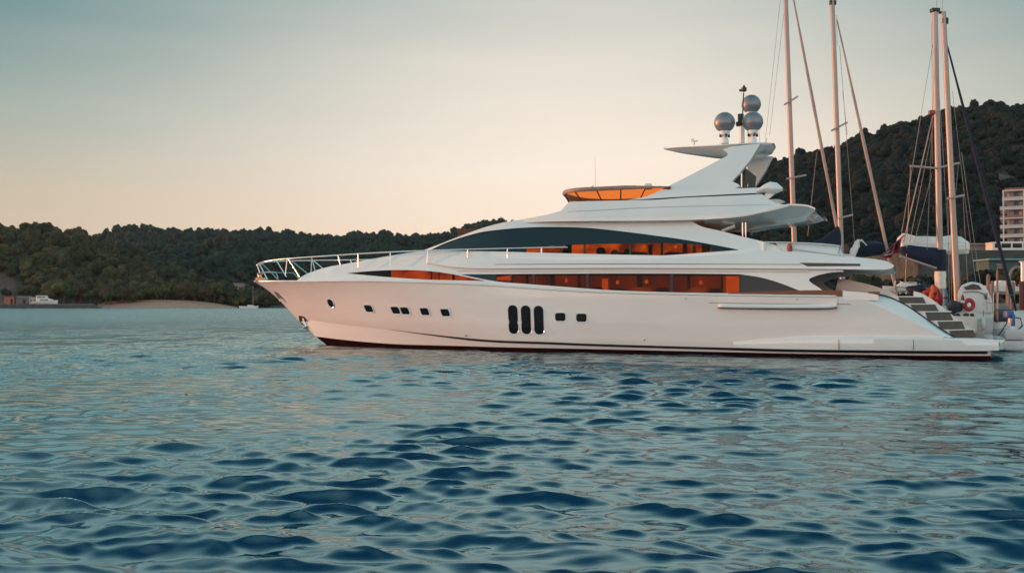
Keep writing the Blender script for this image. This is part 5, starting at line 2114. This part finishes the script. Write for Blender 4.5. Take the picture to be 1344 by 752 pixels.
# pale houses among the trees beyond the bow, and a little sailboat below them
house('villa', 'pale two storey villa among the trees just left of the yacht bow', 'house', 314, 382, 452, 4.6, 5, 3.4, R(8), WALLB, ROOFG, 3, flat=True)
house('villa', 'small pinkish house low among the trees left of the yacht bow', 'house', 310, 391, 446, 3.2, 4, 2.4, R(-5), mat('pinkish_render', (.24, .165, .145), .85), ROOFT, 2)
c = W(330, 403.5, 380)
t = thing('moored_sailboat', 'tiny white sailing boat moored off the shore left of the yacht bow', 'sailing boat', (c.x, c.y, 0), R(3))
sail_hull(t, 7.2, 2.2, .95)
bm = bmesh.new()
add_prism(bm, [Vector((x, .6, z)) for x, z in ((-1.5, .8), (-1.4, 1.35), (.4, 1.35), (1.2, .85))], Vector((0, 0, 0)), Vector((0, -1.2, 0)))
obj('cabin', bm, HULLW, t)
bm = bmesh.new()
add_tube(bm, [Vector((.6, 0, .8)), Vector((.55, 0, 8.6))], [.085, .06], 6)
obj('mast', bm, MASTM, t)
wire(t, Vector((.55, 0, 8.5)), Vector((2.7, 0, 1.0)), .02)
bm = bmesh.new()
add_tube(bm, [Vector((.6, 0, 1.75)), Vector((-2.2, 0, 1.8))], .13, 6)
obj('sail_cover', bm, NAVY, t)

# balconied hotel below the right hill
c = W(1316, 340, 240)
t = thing('hotel', 'white many storey hotel with open balconies at the right edge below the hill', 'hotel', (c.x, c.y, 0), R(-27))
HW, HD, FH = 16.0, 12.0, 2.22
zt = W(1316, 250, 240).z
bm = bmesh.new()
add_box(bm, Vector((HW / 2 + .9, HD / 2 + 1.5, zt / 2 + 1)), (HW - 1.0, HD, zt - 2.0))
obj('wall', bm, mat('hotel_recess_wall', (.11, .12, .14), .7, var=.3, vscale=.5), t)
nf = 8
for k in range(nf):
    z = zt - k * FH - .2
    bm = bmesh.new()
    ext = .5 if 2 <= k <= 5 else 0
    add_box(bm, Vector((HW / 2 - ext / 2, HD / 2 + .3, z)), (HW + ext, HD + 2.2, .26), 0, .03)
    sl_ = obj('balcony_slab', bm, mat('hotel_white', (.42, .43, .44), .6, var=.12), t)
    if k:
        bm = bmesh.new()
        add_box(bm, Vector((HW / 2 - ext / 2, -.72, z + .42)), (HW + ext, .06, .55))
        obj('balustrade', bm, mat('balustrade_glass', (.34, .34, .35), .35) if k % 3 else mat('reddish_balustrade', (.26, .10, .09), .7), sl_)
for k in range(nf):
    for i in range(6):
        x = .9 + i * 2.6
        bm = bmesh.new()
        add_box(bm, Vector((x + .85, 1.46, zt - k * FH - 1.3)), (1.5, .1, 1.5))
        wd = obj('window', bm, WINB, t)
        if (i + k) % 3 == 0:
            bm = bmesh.new()
            add_box(bm, Vector((x + .4, 1.39, zt - k * FH - 1.3)), (.5, .05, 1.45))
            obj('curtain', bm, WALLW, wd)
for i in range(4):
    bm = bmesh.new()
    add_box(bm, Vector((.25 + i * 4.4, -.62, zt - nf * FH / 2 - .3)), (.34, .3, nf * FH))
    obj('pillar', bm, mat('hotel_white', (.6, .61, .62)), t)
bm = bmesh.new()
add_box(bm, Vector((HW / 2, HD / 2, zt + .25)), (HW - 1, HD - .5, .5))
obj('roof', bm, ROOFT, t)

# houses, kiosk and minibus between the marina and the hill
house('boathouse', 'beige flat roofed boathouse right of the flaked white sail', 'house', 1281, 352, 122, 4.4, 5, 2.7, R(4), WALLB, WALLB, 1, flat=True)
house('boathouse', 'low pale hut left of the beige boathouse behind the masts', 'hut', 1262, 352, 130, 3.2, 4, 2.2, R(-3), WALLW, ROOFG, 1, flat=True)
house('market_stall', 'teal roofed stall below the white minibus', 'stall', 1320, 366, 100, 4.6, 3, 1.8, R(-2), mat('dark_teal_wall', (.05, .09, .095), .8), mat('teal_canvas', (.13, .27, .28), .7), 1, flat=True)
c = W(1303, 337.5, 115)
t = thing('minibus', 'white minibus with dark side windows parked above the marina at the right edge', 'minibus', (c.x, c.y, c.z), R(-3))
bm = bmesh.new()
add_prism(bm, [Vector((x, 0, z)) for x, z in crv([(0, .3), (0, 1.55), (.25, 1.78), (3.6, 1.8), (4.6, 1.7), (5.1, 1.05), (5.4, .9), (5.4, .3)], 2)], Vector((0, 0, 0)), Vector((0, 1.9, 0)))
obj('body', bm, mat('bus_paint', (.62, .60, .57), .35, var=.06), t, smooth=40)
for x0, x1 in ((.25, .85), (1.0, 2.05), (2.25, 3.3), (3.5, 4.4)):
    bm = bmesh.new()
    add_box(bm, Vector(((x0 + x1) / 2, -.015, 1.33)), (x1 - x0, .04, .5), 0, .015)
    obj('window', bm, PORTG, t)
for x in (1.0, 4.3):
    bm = bmesh.new()
    add_lathe(bm, [(.0, -.1), (.33, -.1), (.33, .1), (0, .1)], (0, 0, 0), 16)
    for v in bm.verts:
        v.co = Vector((v.co.x + x, v.co.z + .05, v.co.y + .33))
    obj('wheel', bm, RUB, t)
# the terrace it stands on
bm = bmesh.new()
a = W(1240, 340, 112)
add_box(bm, Vector((a.x + 17, 122, a.z / 2 + .3)), (40, 20, a.z + 1.4))
tag(obj('terrace_wall', bm, mat('terrace_stone', (.05, .055, .05), .95, var=.5, vscale=.7, bump=.6, bscale=1.5)), 'dark overgrown retaining wall under the minibus and the houses', 'wall')
random.seed(99)
for i in range(22):
    px = 1128 + i * 10.2 + random.uniform(-3, 3)
    p = W(px, 392 - random.uniform(0, 26), random.uniform(78, 108))
    t = thing('shrub', 'dark rounded shrub on the bank behind the moored sailing yachts', 'shrub', p, random.uniform(0, 6), 'shrubs behind the marina')
    V, Fc = crown_template(500 + i, nb=5, leaves=160, flat=.8)
    V = V * random.uniform(1.3, 2.3) + np.array([0, 0, -.2])
    me = mesh_np('foliage', V, Fc)
    me.polygons.foreach_set('use_smooth', [True] * len(me.polygons))
    link('foliage', me, FOL_C if i % 3 else FOL_A, t)
    bm = bmesh.new()
    add_tube(bm, [(0, 0, -p.z), (0, 0, .4)], [.16, .07], 6)
    obj('stem', bm, BARK, t)

# ------------------------------------------------------------------ evening haze over the bay
bm = bmesh.new()
add_box(bm, Vector((0, 480, 80)), (2400, 1060, 170))
hz = obj('haze', bm, None, smooth=None)
m = bpy.data.materials.new('evening_haze')
m.use_nodes = True
nt = m.node_tree
nt.nodes.clear()
o_ = nt.nodes.new('ShaderNodeOutputMaterial')
v_ = nt.nodes.new('ShaderNodeVolumePrincipled')
v_.inputs['Color'].default_value = (.62, .84, .92, 1)
v_.inputs['Density'].default_value = .00005
v_.inputs['Anisotropy'].default_value = .2
nt.links.new(v_.outputs[0], o_.inputs['Volume'])
hz.data.materials.append(m)
tag(hz, 'thin bluish evening haze hanging over the whole bay', 'haze', kind='stuff')
